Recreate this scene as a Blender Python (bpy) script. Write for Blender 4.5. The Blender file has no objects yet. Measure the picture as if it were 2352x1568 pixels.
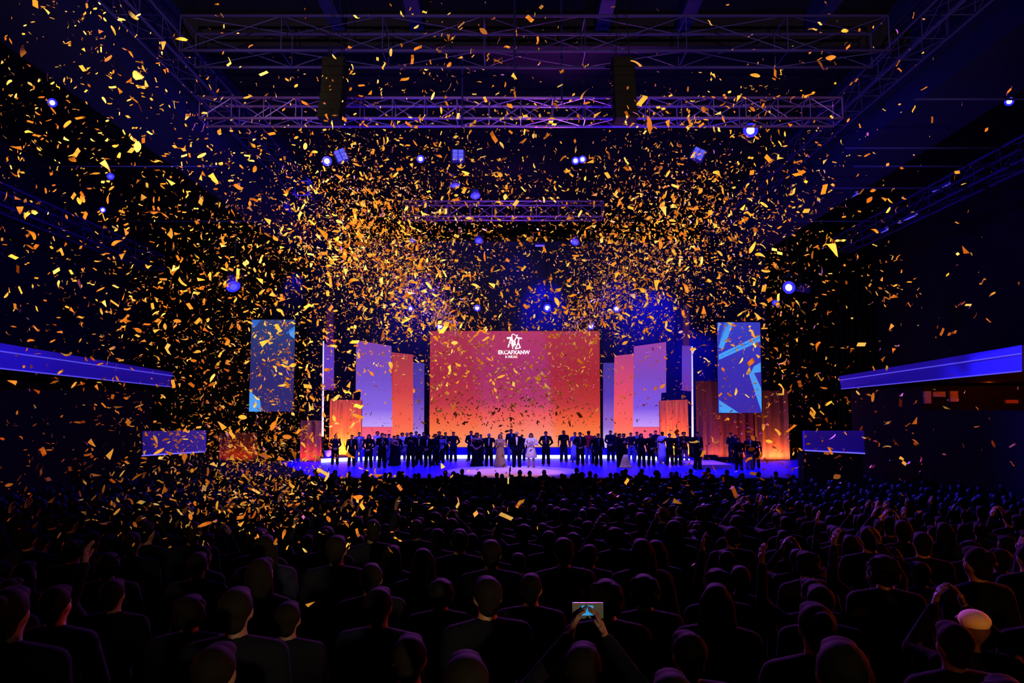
import bpy, bmesh, math, random
import numpy as np
from mathutils import Vector, Matrix
C = bpy.context.scene.collection
PI = math.pi
rnd = random.Random(11)
nr = np.random.RandomState(5)

# ------------------------------------------------------------------ camera
F = 1700.0                       # focal length in pixels of the 2352 x 1568 frame
PITCH = math.atan(160.0 / F)
STAGE = 1.35                     # stage deck height
CZ = STAGE + 2.77                # eye height
cam_d = bpy.data.cameras.new('camera'); cam = bpy.data.objects.new('camera', cam_d); C.objects.link(cam)
cam.location = (0, 0, CZ); cam.rotation_euler = (PI / 2 + PITCH, 0, 0)
cam_d.sensor_width = 36; cam_d.lens = F / 2352 * 36; cam_d.clip_end = 300; cam_d.clip_start = 0.05
sc = bpy.context.scene; sc.camera = cam
sc.view_settings.view_transform = 'Standard'; sc.view_settings.look = 'None'
sc.view_settings.exposure = 0; sc.view_settings.gamma = 1
sc.view_settings.use_curve_mapping = False
sc.cycles.use_denoising = True
sc.cycles.max_bounces = 4; sc.cycles.diffuse_bounces = 2; sc.cycles.glossy_bounces = 2
sc.cycles.volume_bounces = 0; sc.cycles.sample_clamp_indirect = 3
sc.cycles.use_light_tree = True
w = bpy.data.worlds.new('World'); sc.world = w; w.use_nodes = True
w.node_tree.nodes['Background'].inputs[0].default_value = (0, 0, 0, 1)
w.node_tree.nodes['Background'].inputs[1].default_value = 0.0

def P(px, py, d):
    """world point seen at pixel (px, py) at distance d along +Y"""
    x = (px - 1176) / F; y = (784 - py) / F
    dy = math.cos(PITCH) - math.sin(PITCH) * y; dz = math.sin(PITCH) + math.cos(PITCH) * y
    return Vector((x / dy * d, d, CZ + dz / dy * d))
def G(px, py, z):
    """world point seen at pixel (px, py) on the level z"""
    q = P(px, py, 1.0); k = (z - CZ) / (q.z - CZ)
    return Vector((q.x * k, k, z))

# ------------------------------------------------------------------ lights
def spot(loc, target, col, power, angle, blend=0.5, size=0.3):
    l = bpy.data.lights.new('spot_light', 'SPOT'); l.color = col; l.energy = power
    l.spot_size = math.radians(angle); l.spot_blend = blend; l.shadow_soft_size = size
    o = bpy.data.objects.new('spot_light', l); C.objects.link(o); o.location = loc
    o.rotation_euler = (Vector(target) - Vector(loc)).to_track_quat('-Z', 'Y').to_euler(); return o
def point(loc, col, power, size=0.3):
    l = bpy.data.lights.new('point_light', 'POINT'); l.color = col; l.energy = power; l.shadow_soft_size = size
    o = bpy.data.objects.new('point_light', l); C.objects.link(o); o.location = loc; return o
def area(loc, target, col, power, sx, sy, spread=180):
    l = bpy.data.lights.new('area_light', 'AREA'); l.color = col; l.energy = power
    l.shape = 'RECTANGLE'; l.size = sx; l.size_y = sy; l.spread = math.radians(spread)
    o = bpy.data.objects.new('area_light', l); C.objects.link(o); o.location = loc
    o.rotation_euler = (Vector(target) - Vector(loc)).to_track_quat('-Z', 'Y').to_euler(); return o
BLUE = (0.04, 0.03, 1.0)
# warm front-of-house beams into the air, from lamp positions at the rear of the hall
WARM = (1.0, 0.76, 0.44); ORANGE = (1.0, 0.32, 0.07)
KEY = 0.17
spot((-2, -12, 2.6), (-7, 22, 13.5), WARM, 230000 * KEY, 28, 0.8, 0.12)
spot((3, -12, 2.6), (7, 22, 13.5), WARM, 160000 * KEY, 27, 0.8, 0.12)
spot((0.5, -12, 2.6), (0.5, 34, 8.0), WARM, 150000 * KEY, 24, 0.8, 0.12)
spot((5, -12, 4.6), P(640, 920, 20), WARM, 115000 * KEY, 15, 0.9)
spot((-9, 8, 13.5), P(900, 610, 34), WARM, 70000 * KEY, 26, 0.9)  # added overhead spot to brighten the left confetti jet
spot((9, 8, 13.5), P(1450, 620, 34), WARM, 50000 * KEY, 26, 0.9)  # added overhead spot to brighten the right confetti jet
spot((-8, -12, 2.8), (-12, 14, 11.5), ORANGE, 60000 * KEY, 56, 0.7, 0.12)
spot((9, -12, 2.8), (12, 14, 11.5), ORANGE, 46000 * KEY, 52, 0.7, 0.12)
spot((-4, -12, 5.0), P(280, 900, 14), ORANGE, 34000 * KEY, 19, 0.9)
spot((2, -12, 5.0), P(1750, 940, 16), ORANGE, 26000 * KEY, 22, 0.9)
# blue wash on the stage
for x, tx in ((-9.8, -11), (-1.2, -5), (1.2, 5), (9.8, 11)):
    spot((x, 35, 15.8), (tx, 38.3, STAGE), BLUE, 34000 if abs(x) < 5 else 15000, 60, 0.7)
spot((0, 30, 14), (0, 33.6, STAGE), (1.0, 0.38, 0.35), 5200, 22, 0.4)
spot((0.4, 22, 15.5), (0.3, 36.4, STAGE + 1.2), (1.0, 0.72, 0.6), 6000, 8, 0.6)
# blue light spilling over the roof, balcony fronts and side boxes
point((-5, 24, 11.5), BLUE, 380, 0.6); point((5, 24, 11.5), BLUE, 380, 0.6)
point((-4, 8, 12.5), BLUE, 160, 0.6); point((4, 8, 12.5), BLUE, 160, 0.6)
for sx in (-1, 1):
    spot((-sx * 3, 20, 9.5), (sx * 17, 27, 5.9), (0.10, 0.06, 1.0), 7000 - sx * 1200, 62, 0.6)
    spot((-sx * 1, 20, 11.5), (sx * 12.5, 28.5, 2.9), (0.10, 0.06, 1.0), 1000, 14, 0.6)
# magenta spill on the roof trusses
spot((3, 38, 9.5), (1.5, 24.5, 14.6), (0.75, 0.12, 0.9), 20000, 34, 0.8)
spot((1, 31, 8), P(1150, 484, 40), (0.7, 0.10, 0.9), 3500, 44, 0.8)
# blue back light over the crowd on the right and left
spot((7, 36, 13), (10, 19, 2), BLUE, 42000, 56, 0.7)
spot((-9, 36, 13), (-9, 16, 2), BLUE, 6000, 60, 0.7)
# added red and violet spots, unseen, tinting raised arms in the near crowd
spot((15.8, 13.5, 5.6), (3.4, 5.5, 3.0), (1.0, 0.08, 0.02), 6000, 26, 0.6)
spot((-15.5, 12, 5.2), (-3.5, 4, 2.8), (1.0, 0.06, 0.08), 900, 30, 0.6)
spot((2, 34, 12), (3.2, 6, 3), (0.65, 0.1, 0.8), 34000, 34, 0.8)

# ------------------------------------------------------------------ materials
def lin(c):
    return tuple(((v / 255) / 12.92 if v / 255 <= 0.04045 else ((v / 255 + 0.055) / 1.055) ** 2.4) for v in c)
_m = {}
def mat(name, col, rough=0.7, metal=0.0, emit=None, es=1.0, spec=0.3, noise=0.0, nscale=8.0):
    if name in _m: return _m[name]
    m = bpy.data.materials.new(name); m.use_nodes = True; nt = m.node_tree
    b = nt.nodes['Principled BSDF']
    b.inputs['Base Color'].default_value = (*col, 1); b.inputs['Roughness'].default_value = rough
    b.inputs['Metallic'].default_value = metal; b.inputs['Specular IOR Level'].default_value = spec
    if emit:
        b.inputs['Emission Color'].default_value = (*emit, 1); b.inputs['Emission Strength'].default_value = es
    if noise:
        tc = nt.nodes.new('ShaderNodeTexCoord'); n = nt.nodes.new('ShaderNodeTexNoise'); n.inputs['Scale'].default_value = nscale
        nt.links.new(tc.outputs['Object'], n.inputs['Vector'])
        mx = nt.nodes.new('ShaderNodeMix'); mx.data_type = 'RGBA'
        nt.links.new(n.outputs['Fac'], mx.inputs[0])
        mx.inputs[6].default_value = (*[v * (1 - noise) for v in col], 1); mx.inputs[7].default_value = (*[min(1, v * (1 + noise)) for v in col], 1)
        nt.links.new(mx.outputs[2], b.inputs['Base Color'])
    _m[name] = m; return m
def ramp_node(nt, stops):
    r = nt.nodes.new('ShaderNodeValToRGB'); e = r.color_ramp.elements
    while len(e) < len(stops): e.new(0.5)
    for i, (p, c) in enumerate(stops):
        e[i].position = p; e[i].color = (*lin(c), 1)
    return r
def emit_ramp(name, stops, hstops=None, es=1.0):
    """emissive face: colour runs vertically through stops (0 = foot, 1 = top); hstops = second column mixed in by x"""
    m = bpy.data.materials.new(name); m.use_nodes = True; nt = m.node_tree; b = nt.nodes['Principled BSDF']
    b.inputs['Base Color'].default_value = (0.01, 0.01, 0.012, 1); b.inputs['Roughness'].default_value = 0.6
    b.inputs['Specular IOR Level'].default_value = 0.1
    tc = nt.nodes.new('ShaderNodeTexCoord'); s = nt.nodes.new('ShaderNodeSeparateXYZ')
    nt.links.new(tc.outputs['Generated'], s.inputs[0])
    r = ramp_node(nt, stops); nt.links.new(s.outputs['Z'], r.inputs[0]); out = r.outputs[0]
    if hstops:
        st2, mask = hstops
        r2 = ramp_node(nt, st2); nt.links.new(s.outputs['Z'], r2.inputs[0])
        # facet edges lean with height
        k = nt.nodes.new('ShaderNodeMath'); k.operation = 'MULTIPLY_ADD'; k.inputs[1].default_value = 0.06
        nt.links.new(s.outputs['Z'], k.inputs[0]); nt.links.new(s.outputs['X'], k.inputs[2])
        rm = nt.nodes.new('ShaderNodeValToRGB'); e = rm.color_ramp.elements
        while len(e) < len(mask): e.new(0.5)
        for i, (p, v) in enumerate(mask): e[i].position = p; e[i].color = (v, v, v, 1)
        nt.links.new(k.outputs[0], rm.inputs[0])
        mx = nt.nodes.new('ShaderNodeMix'); mx.data_type = 'RGBA'
        nt.links.new(rm.outputs[0], mx.inputs[0]); nt.links.new(r.outputs[0], mx.inputs[6]); nt.links.new(r2.outputs[0], mx.inputs[7]); out = mx.outputs[2]
    nt.links.new(out, b.inputs['Emission Color']); b.inputs['Emission Strength'].default_value = es
    return m
M = dict(
    dark=mat('black_paint', (0.003, 0.003, 0.005), 0.8, spec=0.1), roof=mat('roof_panel', (0.004, 0.004, 0.016), 0.9, spec=0.03, noise=0.35, nscale=0.6),
    beam=mat('roof_beam', (0.008, 0.008, 0.065), 0.8, spec=0.03, noise=0.2, nscale=1.5), wall=mat('wall_paint', (0.006, 0.006, 0.02), 0.9, spec=0.03, noise=0.3, nscale=1.0),
    floor=mat('hall_carpet', (0.01, 0.01, 0.012), 0.95, noise=0.4, nscale=20), truss=mat('dim_truss_metal', (0.02, 0.015, 0.16), 0.6, spec=0.1), truss_lit=mat('lit_truss_metal', (0.12, 0.06, 0.5), 0.4, 0.3),  # truss metal in a dim and a lit copy, lighting put into the colour
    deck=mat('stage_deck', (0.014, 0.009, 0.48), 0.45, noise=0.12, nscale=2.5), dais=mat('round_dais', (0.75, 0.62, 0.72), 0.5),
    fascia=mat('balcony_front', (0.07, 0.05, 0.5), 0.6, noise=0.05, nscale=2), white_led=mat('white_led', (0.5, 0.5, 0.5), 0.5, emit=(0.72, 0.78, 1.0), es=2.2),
    pole_led=mat('pole_led', (0.5, 0.5, 0.5), 0.5, emit=(0.55, 0.5, 0.95), es=1.1), blue_led=mat('blue_led', (0.1, 0.1, 0.3), 0.5, emit=(0.10, 0.07, 0.75), es=0.9),
    lens=mat('lamp_lens', (0.9, 0.9, 1), 0.2, emit=(0.75, 0.72, 1.0), es=5.0), ring=mat('lamp_halo', (0.05, 0.05, 0.3), 0.3, emit=(0.02, 0.02, 0.95), es=1.0),
    dim_lens=mat('dim_lens', (0.02, 0.02, 0.3), 0.2, emit=(0.12, 0.12, 0.9), es=0.9), case=mat('lamp_case', (0.01, 0.01, 0.06), 0.4),
    bluecase=mat('moving_light_case', (0.015, 0.015, 0.4), 0.4, spec=0.15),
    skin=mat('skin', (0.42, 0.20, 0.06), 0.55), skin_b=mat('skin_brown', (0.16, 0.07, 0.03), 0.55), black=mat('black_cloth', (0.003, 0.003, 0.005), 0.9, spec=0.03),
    navy=mat('navy_cloth', (0.005, 0.005, 0.014), 0.9, spec=0.04), bluec=mat('blue_cloth', (0.10, 0.09, 0.16), 0.8), pale=mat('pale_cloth', (0.5, 0.45, 0.4), 0.8),
    white=mat('white_cloth', (0.85, 0.72, 0.36), 0.8), red=mat('red_cloth', (0.42, 0.01, 0.004), 0.8), jeans=mat('denim', (0.10, 0.12, 0.28), 0.85),
    gold=mat('bronze_satin', (0.42, 0.24, 0.05), 0.45, noise=0.3, nscale=14), cream=mat('cream_satin', (0.95, 0.72, 0.08), 0.6), grey=mat('grey_cloth', (0.16, 0.13, 0.15), 0.8),
    hair=mat('dark_hair', (0.003, 0.002, 0.0015), 0.8, spec=0.03), hair_r=mat('auburn_hair', (0.10, 0.03, 0.015), 0.6), hair_g=mat('ginger_hair', (0.45, 0.18, 0.05), 0.6),
    shoe=mat('shoe_leather', (0.01, 0.01, 0.01), 0.5), shoe_w=mat('white_shoe', (0.7, 0.6, 0.65), 0.5), phone=mat('phone_body', (0.02, 0.02, 0.02), 0.4),
    screen_c=mat('phone_screen', (0.01, 0.01, 0.01), 0.3, emit=(0.02, 0.35, 0.75), es=0.8), eye=mat('eye', (0.02, 0.02, 0.02), 0.2),
    char=mat('charcoal_cloth', (0.006, 0.005, 0.006), 0.9, spec=0.04), skin_d=mat('darkened_crowd_skin', (0.09, 0.045, 0.03), 0.6, spec=0.15), wood=None, pipe=mat('pipe', (0.008, 0.008, 0.12), 0.6, spec=0.1),  # crowd skin is a darker copy, the dim hall put into its colour
)
def grain(name, a, b_, sc_=(30, 30, 1.5)):
    m = bpy.data.materials.new(name); m.use_nodes = True; nt = m.node_tree; b = nt.nodes['Principled BSDF']
    tc = nt.nodes.new('ShaderNodeTexCoord'); mp = nt.nodes.new('ShaderNodeMapping'); mp.inputs['Scale'].default_value = sc_
    n = nt.nodes.new('ShaderNodeTexNoise'); n.inputs['Scale'].default_value = 1.0; n.inputs['Detail'].default_value = 4
    nt.links.new(tc.outputs['Object'], mp.inputs[0]); nt.links.new(mp.outputs[0], n.inputs['Vector'])
    r = nt.nodes.new('ShaderNodeValToRGB'); r.color_ramp.elements[0].position = 0.35; r.color_ramp.elements[1].position = 0.65
    r.color_ramp.elements[0].color = (*a, 1); r.color_ramp.elements[1].color = (*b_, 1)
    nt.links.new(n.outputs['Fac'], r.inputs[0]); nt.links.new(r.outputs[0], b.inputs['Base Color']); b.inputs['Roughness'].default_value = 0.7
    return m
M['wood'] = grain('slatted_wood', (0.34, 0.06, 0.004), (0.68, 0.155, 0.008), (14, 14, 0.8))
M['curtain'] = grain('pleated_curtain', (0.04, 0.012, 0.012), (0.13, 0.045, 0.03), (5, 5, 0.25))

# ------------------------------------------------------------------ mesh helpers
def link(name, bm, m, parent=None, smooth=False):
    me = bpy.data.meshes.new(name)
    bmesh.ops.recalc_face_normals(bm, faces=bm.faces)
    bm.to_mesh(me); bm.free()
    for mm in (m if isinstance(m, (list, tuple)) else [m]): me.materials.append(mm)
    if smooth: me.polygons.foreach_set('use_smooth', [True] * len(me.polygons))
    o = bpy.data.objects.new(name, me); C.objects.link(o)
    if parent: o.parent = parent
    return o
def tag(o, label=None, cat=None, group=None, kind=None):
    if label: o['label'] = label
    if cat: o['category'] = cat
    if group: o['group'] = group
    if kind: o['kind'] = kind
    return o
def struct(name, bm, m):
    o = link(name, bm, m); o['kind'] = 'structure'; return o
def empty(name, loc, label, cat, group=None):
    o = bpy.data.objects.new(name, None); C.objects.link(o); o.location = loc; o.empty_display_size = 0.2
    return tag(o, label, cat, group)
def child(name, bm, m, parent, smooth=False):
    """part given in world coordinates, parented to an unrotated Empty"""
    o = link(name, bm, m, parent, smooth)
    off = parent.location
    if off.length > 0: o.data.transform(Matrix.Translation(-off))
    return o
def box(bm, lo, hi, mi=0):
    lo = Vector(lo); hi = Vector(hi)
    v = [bm.verts.new((x, y, z)) for x in (lo.x, hi.x) for y in (lo.y, hi.y) for z in (lo.z, hi.z)]
    for f in ((0, 1, 3, 2), (4, 6, 7, 5), (0, 4, 5, 1), (2, 3, 7, 6), (0, 2, 6, 4), (1, 5, 7, 3)):
        bm.faces.new([v[i] for i in f]).material_index = mi
    return v
def bx(lo, hi):
    bm = bmesh.new(); box(bm, lo, hi); return bm
def frame_of(d):
    d = d.normalized(); a = Vector((0, 0, 1)) if abs(d.z) < 0.9 else Vector((1, 0, 0))
    u = d.cross(a).normalized(); return u, d.cross(u).normalized()
def cone(bm, a, b, ra, rb, n=10, caps=True):
    a = Vector(a); b = Vector(b); u, v = frame_of(b - a); R = []
    for p, r in ((a, ra), (b, rb)):
        R.append([bm.verts.new(p + (u * math.cos(2 * PI * i / n) + v * math.sin(2 * PI * i / n)) * r) for i in range(n)])
    for i in range(n): bm.faces.new((R[0][i], R[0][(i + 1) % n], R[1][(i + 1) % n], R[1][i]))
    if caps: bm.faces.new(R[0][::-1]); bm.faces.new(R[1])
def sph(bm, c, r, seg=12):
    if not isinstance(r, (tuple, list)): r = (r, r, r)
    bmesh.ops.create_uvsphere(bm, u_segments=seg, v_segments=max(6, seg * 2 // 3), radius=1,
        matrix=Matrix.Translation(c) @ Matrix.Diagonal((r[0], r[1], r[2], 1)))
def cap(bm, a, b, ra, rb, n=12):
    cone(bm, a, b, ra, rb, n); sph(bm, a, ra, n); sph(bm, b, rb, n)
def prism(pts, depth):
    """outline (world points, any plane) extruded by the vector depth"""
    bm = bmesh.new(); depth = Vector(depth); a = [bm.verts.new(p) for p in pts]; b = [bm.verts.new(Vector(p) + depth) for p in pts]; n = len(pts)
    bm.faces.new(a); bm.faces.new(b[::-1])
    for i in range(n): bm.faces.new((a[i], a[(i + 1) % n], b[(i + 1) % n], b[i]))
    return bm
def pp(lst, d): return [P(x, y, d) for x, y in lst]

# ------------------------------------------------------------------ hall shell
def rake(y):
    return 0.0 if y > 22 else min(1.76, 0.08 * (22 - y))
bm = bmesh.new(); prev = None
for y in (-26, 0, 4, 8, 12, 16, 20, 22, 26, 31.1, 54):
    cur = (bm.verts.new((-23, y, rake(y))), bm.verts.new((23, y, rake(y))))
    if prev: bm.faces.new((prev[0], prev[1], cur[1], cur[0]))
    prev = cur
struct('floor', bm, M['floor'])
struct('ceiling', bx((-23, -26, 17.0), (23, 54, 17.3)), M['roof'])
struct('wall_left', bx((-23.3, -26, 0), (-23, 54, 17)), M['wall'])
struct('wall_right', bx((23, -26, 0), (23.3, 54, 17)), M['wall'])
struct('wall_rear', bx((-23, -26.3, 0), (23, -26, 17)), M['wall'])
struct('wall_stage', bx((-23, 54, 0), (23, 54.3, 17)), M['wall'])
# roof ribs, longitudinal bulkheads and the cross bulkhead the ribs run into
for x in (-10.9, -5.6, -3.05, 2.9, 5.5, 9.7, 12.4):
    tag(link('roof_rib', bx((x - 0.22, 2, 16.35), (x + 0.22, 22.9, 16.99)), M['beam']), 'painted rib under the roof running towards the stage', 'roof beam', 'roof ribs above the hall')['kind'] = 'structure'
struct('trim_1', bx((-12, 23, 15.9), (13.5, 23.5, 16.99)), M['wall'])
struct('trim_2', bx((-13.6, 3, 13.9), (-11.0, 50, 16.99)), M['beam'])
struct('trim_3', bx((12.9, 3, 13.9), (15.6, 50, 16.99)), M['beam'])
bm = bmesh.new(); box(bm, (-13, -8.1, rake(-8) + .01), (13, -8.0, 2.80)); box(bm, (-13, -8.5, 2.80), (13, -7.95, 2.84))
tag(link('beam_blocker', bm, M['dark']), 'black parapet added behind the camera to keep warm beams off the crowd', 'blocker')  # added wall out of view, cuts the lower edge of the warm beams
# black masking beside and behind the stage
for i, (x0, x1, y) in enumerate(((-22.9, -13.0, 46.5), (16.8, 22.9, 46.5))):
    bm = bmesh.new(); n = 60
    for k in range(n):
        xa = x0 + (x1 - x0) * k / n; xb = x0 + (x1 - x0) * (k + 1) / n
        ya = y + 0.12 * math.sin(k * 1.7); yb = y + 0.12 * math.sin((k + 1) * 1.7)
        a = [bm.verts.new(p) for p in ((xa, ya, 0.01), (xb, yb, 0.01), (xb, yb, 13.5), (xa, ya, 13.5))]; bm.faces.new(a)
    tag(link('stage_curtain', bm, M['dark']), 'black masking drape hanging %s of the stage' % ('left', 'right')[i], 'curtain')
bm = bmesh.new(); n = 120
for k in range(n):
    xa = -14 + 31 * k / n; xb = -14 + 31 * (k + 1) / n
    a = [bm.verts.new(p) for p in ((xa, 49 + 0.1 * math.sin(k * 1.3), 1.4), (xb, 49 + 0.1 * math.sin((k + 1) * 1.3), 1.4), (xb, 49 + 0.1 * math.sin((k + 1) * 1.3), 15.5), (xa, 49 + 0.1 * math.sin(k * 1.3), 15.5))]; bm.faces.new(a)
tag(link('backdrop_curtain', bm, mat('backdrop_cloth', (0.008, 0.008, 0.08), 0.95, spec=0.1)), 'dark pleated backdrop cloth added to catch blue light pools in place of haze above the main screen', 'curtain')
for px, py, pw, ang in ((1250, 700, 6000, 22), (1500, 740, 5000, 32), (1420, 690, 2400, 20), (1190, 620, 2000, 20), (960, 700, 2500, 30), (700, 760, 1200, 40), (1600, 830, 2600, 30)):
    q = P(px, py, 49); spot((q.x, 45.8, q.z + 3.5), q - Vector((0, 0, 0.5)), (0.02, 0.02, 1.0), pw, ang * 2, 1.0)  # added blue spots, their pools on the cloth stand in for haze

# ------------------------------------------------------------------ trusses
def truss(A, B, s, r, bays, label, group=None, up=Vector((0, 0, 1)), m=None, nm='lighting_truss'):
    A = Vector(A); B = Vector(B); m = m or M['truss']
    t = empty(nm, (A + B) / 2, label, 'truss', group)
    d = (B - A); u = d.cross(up).normalized() * s / 2; v = up * s / 2
    cs = [u + v, u - v, -u - v, -u + v]
    for c in cs:
        bm = bmesh.new(); cone(bm, A + c, B + c, r, r, 8); child('chord', bm, m, t, True)
    bm = bmesh.new()
    for k in range(4):
        c0, c1 = cs[k], cs[(k + 1) % 4]
        for i in range(bays):
            a = A + d * i / bays; b = A + d * (i + 1) / bays
            p, q = (c0, c1) if i % 2 else (c1, c0)
            cone(bm, a + p, b + q, r * 0.34, r * 0.34, 6); cone(bm, a + c0, a + c1, r * 0.34, r * 0.34, 6)
        cone(bm, B + c0, B + c1, r * 0.5, r * 0.5, 6)
    child('lacing', bm, m, t); return t
truss((-9.6, 21, 15.0), (10.9, 21, 15.0), 1.05, 0.045, 7, 'long box truss highest under the roof, nearest the camera')
truss((-10.6, 24.6, 14.35), (11.2, 24.6, 14.35), 0.72, 0.05, 20, 'purple-lit box truss spanning the hall behind the highest one', m=M['truss_lit'])
truss(P(928, 484, 40), P(1384, 484, 40), 0.85, 0.05, 9, 'purple-lit box truss over the stage front above the main screen', m=M['truss_lit'])
truss((11.9, 6, 14.9), (11.9, 44, 14.9), 0.7, 0.035, 30, 'long truss running along the right roof bulkhead to the stage')
truss((-10.2, 6, 14.9), (-10.2, 44, 14.9), 0.7, 0.03, 30, 'long truss running along the left roof bulkhead to the stage')
truss((17.7, 18, 13.0), (17.7, 39, 13.0), 0.8, 0.045, 14, 'lighting truss over the right balcony running towards the stage')
truss((-19.0, 18, 12.0), (-19.0, 39, 12.0), 0.8, 0.045, 14, 'lighting truss over the left balcony running towards the stage')
for px0, px1, py, d in ((1960, 2400, 382, 24), (1910, 2400, 432, 27), (1810, 2200, 508, 33), (1940, 2380, 340, 21.5), (0, 500, 382, 25), (300, 640, 508, 33), (2100, 2400, 228, 17)):
    a, b = P(px0, py, d), P(px1, py, d)
    if px0 == 0: a = P(-60, py, d)
    bm = bmesh.new(); cone(bm, a, b, 0.03, 0.03, 8)
    tag(link('rigging_pipe', bm, M['pipe'], smooth=True), 'thin horizontal rigging pipe under the roof over the %s side aisle' % ('left' if px1 < 1000 else 'right'), 'pipe', 'rigging pipes over the %s aisle' % ('left' if px1 < 1000 else 'right'))
for px, d in ((1182, 20.4), (1290, 22), (1062, 24)):
    a = P(px, 150, d); bm = bmesh.new(); cone(bm, (a.x, d, 13.6), (a.x, d, 16.99), 0.03, 0.03, 6)
    tag(link('hanging_pole', bm, M['pipe']), 'thin vertical drop pole hanging from the roof between the trusses', 'pole', 'drop poles above the hall')
# line array loudspeakers, black against the trusses
for px, nm in ((770, 'left'), (1430, 'right')):
    top = P(px, 142, 20); t = empty('line_array', top, 'black line array loudspeaker hanging on the %s in front of the trusses' % nm, 'loudspeaker')
    for k in range(7):
        z = top.z - 0.27 * k; c = bmesh.new(); y = top.y - 0.02 * k * k * 0.5
        vs = box(c, (top.x - 0.30, y - 0.3, z - 0.25), (top.x + 0.30, y + 0.35, z)); 
        bmesh.ops.bevel(c, geom=c.edges[:], offset=0.02, segments=1, affect='EDGES')
        child('cabinet', c, M['dark'], t)
    c = bmesh.new()
    for dx in (-0.2, 0.2): cone(c, (top.x + dx, top.y, top.z), (top.x + dx * 0.2, top.y, 16.99), 0.015, 0.015, 6)
    box(c, (top.x - 0.3, top.y - 0.2, top.z), (top.x + 0.3, top.y + 0.3, top.z + 0.06)); child('rigging_frame', c, M['dark'], t)

# ------------------------------------------------------------------ lamps
def lamp(px, py, d, rp, label, kind='spot', aim=None, group=None, dim=False):
    c = P(px, py, d); r = rp / F * d
    t = bpy.data.objects.new('stage_lamp', None); C.objects.link(t); tag(t, label, 'stage light', group); t.empty_display_size = 0.2
    t.location = c
    tgt = Vector(aim) if aim is not None else cam.location
    q = (tgt - c).to_track_quat('-Z', 'Y'); t.rotation_euler = q.to_euler()
    # local -Z looks at the target
    bm = bmesh.new(); cone(bm, (0, 0, 0.02 * r), (0, 0, 2.4 * r), 1.15 * r, 0.8 * r, 20); link('housing', bm, M['bluecase'] if dim else M['case'], t, True)
    bm = bmesh.new()
    R0 = [bm.verts.new((1.15 * r * math.cos(a * PI / 12), 1.15 * r * math.sin(a * PI / 12), 0)) for a in range(24)]
    R1 = [bm.verts.new((0.62 * r * math.cos(a * PI / 12), 0.62 * r * math.sin(a * PI / 12), -0.12 * r)) for a in range(24)]
    for i in range(24): bm.faces.new((R0[i], R0[(i + 1) % 24], R1[(i + 1) % 24], R1[i]))
    link('lens_halo', bm, M['ring'], t, True)  # emissive ring stands in for the blue glow around the lens
    bm = bmesh.new(); sph(bm, (0, 0, -0.04 * r), (0.62 * r, 0.62 * r, 0.3 * r), 16); link('lens', bm, M['dim_lens'] if dim else M['lens'], t, True)
    bm = bmesh.new()
    for s in (-1, 1):
        box(bm, (s * 1.3 * r - 0.1 * r, -0.25 * r, 0.6 * r), (s * 1.3 * r + 0.1 * r, 1.9 * r, 1.3 * r))
    box(bm, (-1.4 * r, 1.8 * r, 0.6 * r), (1.4 * r, 2.05 * r, 1.3 * r)); cone(bm, (0, 2.0 * r, 0.95 * r), (0, 3.4 * r, 0.95 * r), 0.18 * r, 0.18 * r, 8)
    link('yoke', bm, M['dark'], t)
    bm = bmesh.new(); cone(bm, c + Vector((0, 0.2 * r, 1.2 * r)), (c.x, c.y + 0.2 * r, 16.99), 0.02, 0.02, 6)
    o = link('drop_pipe', bm, M['dark'], t); o.data.transform((Matrix.Translation(c) @ t.rotation_euler.to_matrix().to_4x4()).inverted())
    return t
lamp(120, 236, 26, 9, 'bright blue-white spotlight high on the far left wall')
lamp(2318, 233, 24, 9, 'bright white spotlight high on the far right wall', aim=(6, 6, 3))
lamp(1724, 299, 27, 15, 'large blue-ringed spotlight over the right of the hall', aim=(2, 10, 3))
lamp(751, 370, 30, 10, 'bright blue spotlight beside the gridded panel light on the left')
lamp(966, 365, 32, 8, 'small blue spotlight between the two left panel lights', aim=(3, 0, 4))
lamp(1322, 369, 32, 8, 'left lamp of the blue pair right of centre')
lamp(1338, 366, 32, 8, 'right lamp of the blue pair right of centre')
lamp(790, 287, 30, 4, 'tiny pale blue lamp hanging under the left line array')
lamp(254, 405, 30, 7, 'dim blue lamp over the left balcony', dim=True)
lamp(236, 482, 30, 6, 'small white lamp tilted over the left balcony', aim=(0, 10, 0))
lamp(943, 709, 44, 6, 'white lamp above the screen, leftmost of the row of four', group='lamps above the main screen')
lamp(1096, 707, 44, 7, 'white lamp above the screen, second of the row of four', group='lamps above the main screen')
lamp(1257, 707, 44, 8, 'white lamp above the screen, third of the row of four', group='lamps above the main screen')
lamp(1416, 709, 44, 7, 'white lamp above the screen, rightmost of the row of four', group='lamps above the main screen')
lamp(1010, 749, 43, 7, 'white lamp just above the left corner of the main screen')
lamp(1357, 749, 43, 7, 'white lamp just above the right corner of the main screen')
lamp(536, 658, 30, 14, 'blue moving head light tilted down above the left hanging screen', aim=(-2, 20, -4), dim=True)
lamp(1045, 426, 36, 11, 'violet disc lamp facing down over the stage truss', aim=(0, 34, -2), dim=True)
lamp(1092, 450, 37, 10, 'pale violet bowl lamp just above the stage truss', aim=(0, 30, 0), dim=True)
lamp(1780, 695, 40, 6, 'small dim blue lamp above the right hanging screen', aim=(2, 20, 2), dim=True)
lamp(1100, 553, 42, 8, 'small violet lamp under the left half of the stage truss', aim=(0, 34, 2), dim=True)
lamp(1320, 556, 42, 9, 'small violet lamp under the right half of the stage truss', aim=(0, 34, 2), dim=True)
lamp(948, 552, 42, 5, 'small dark blue lamp left of the stage truss', dim=True)
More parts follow.
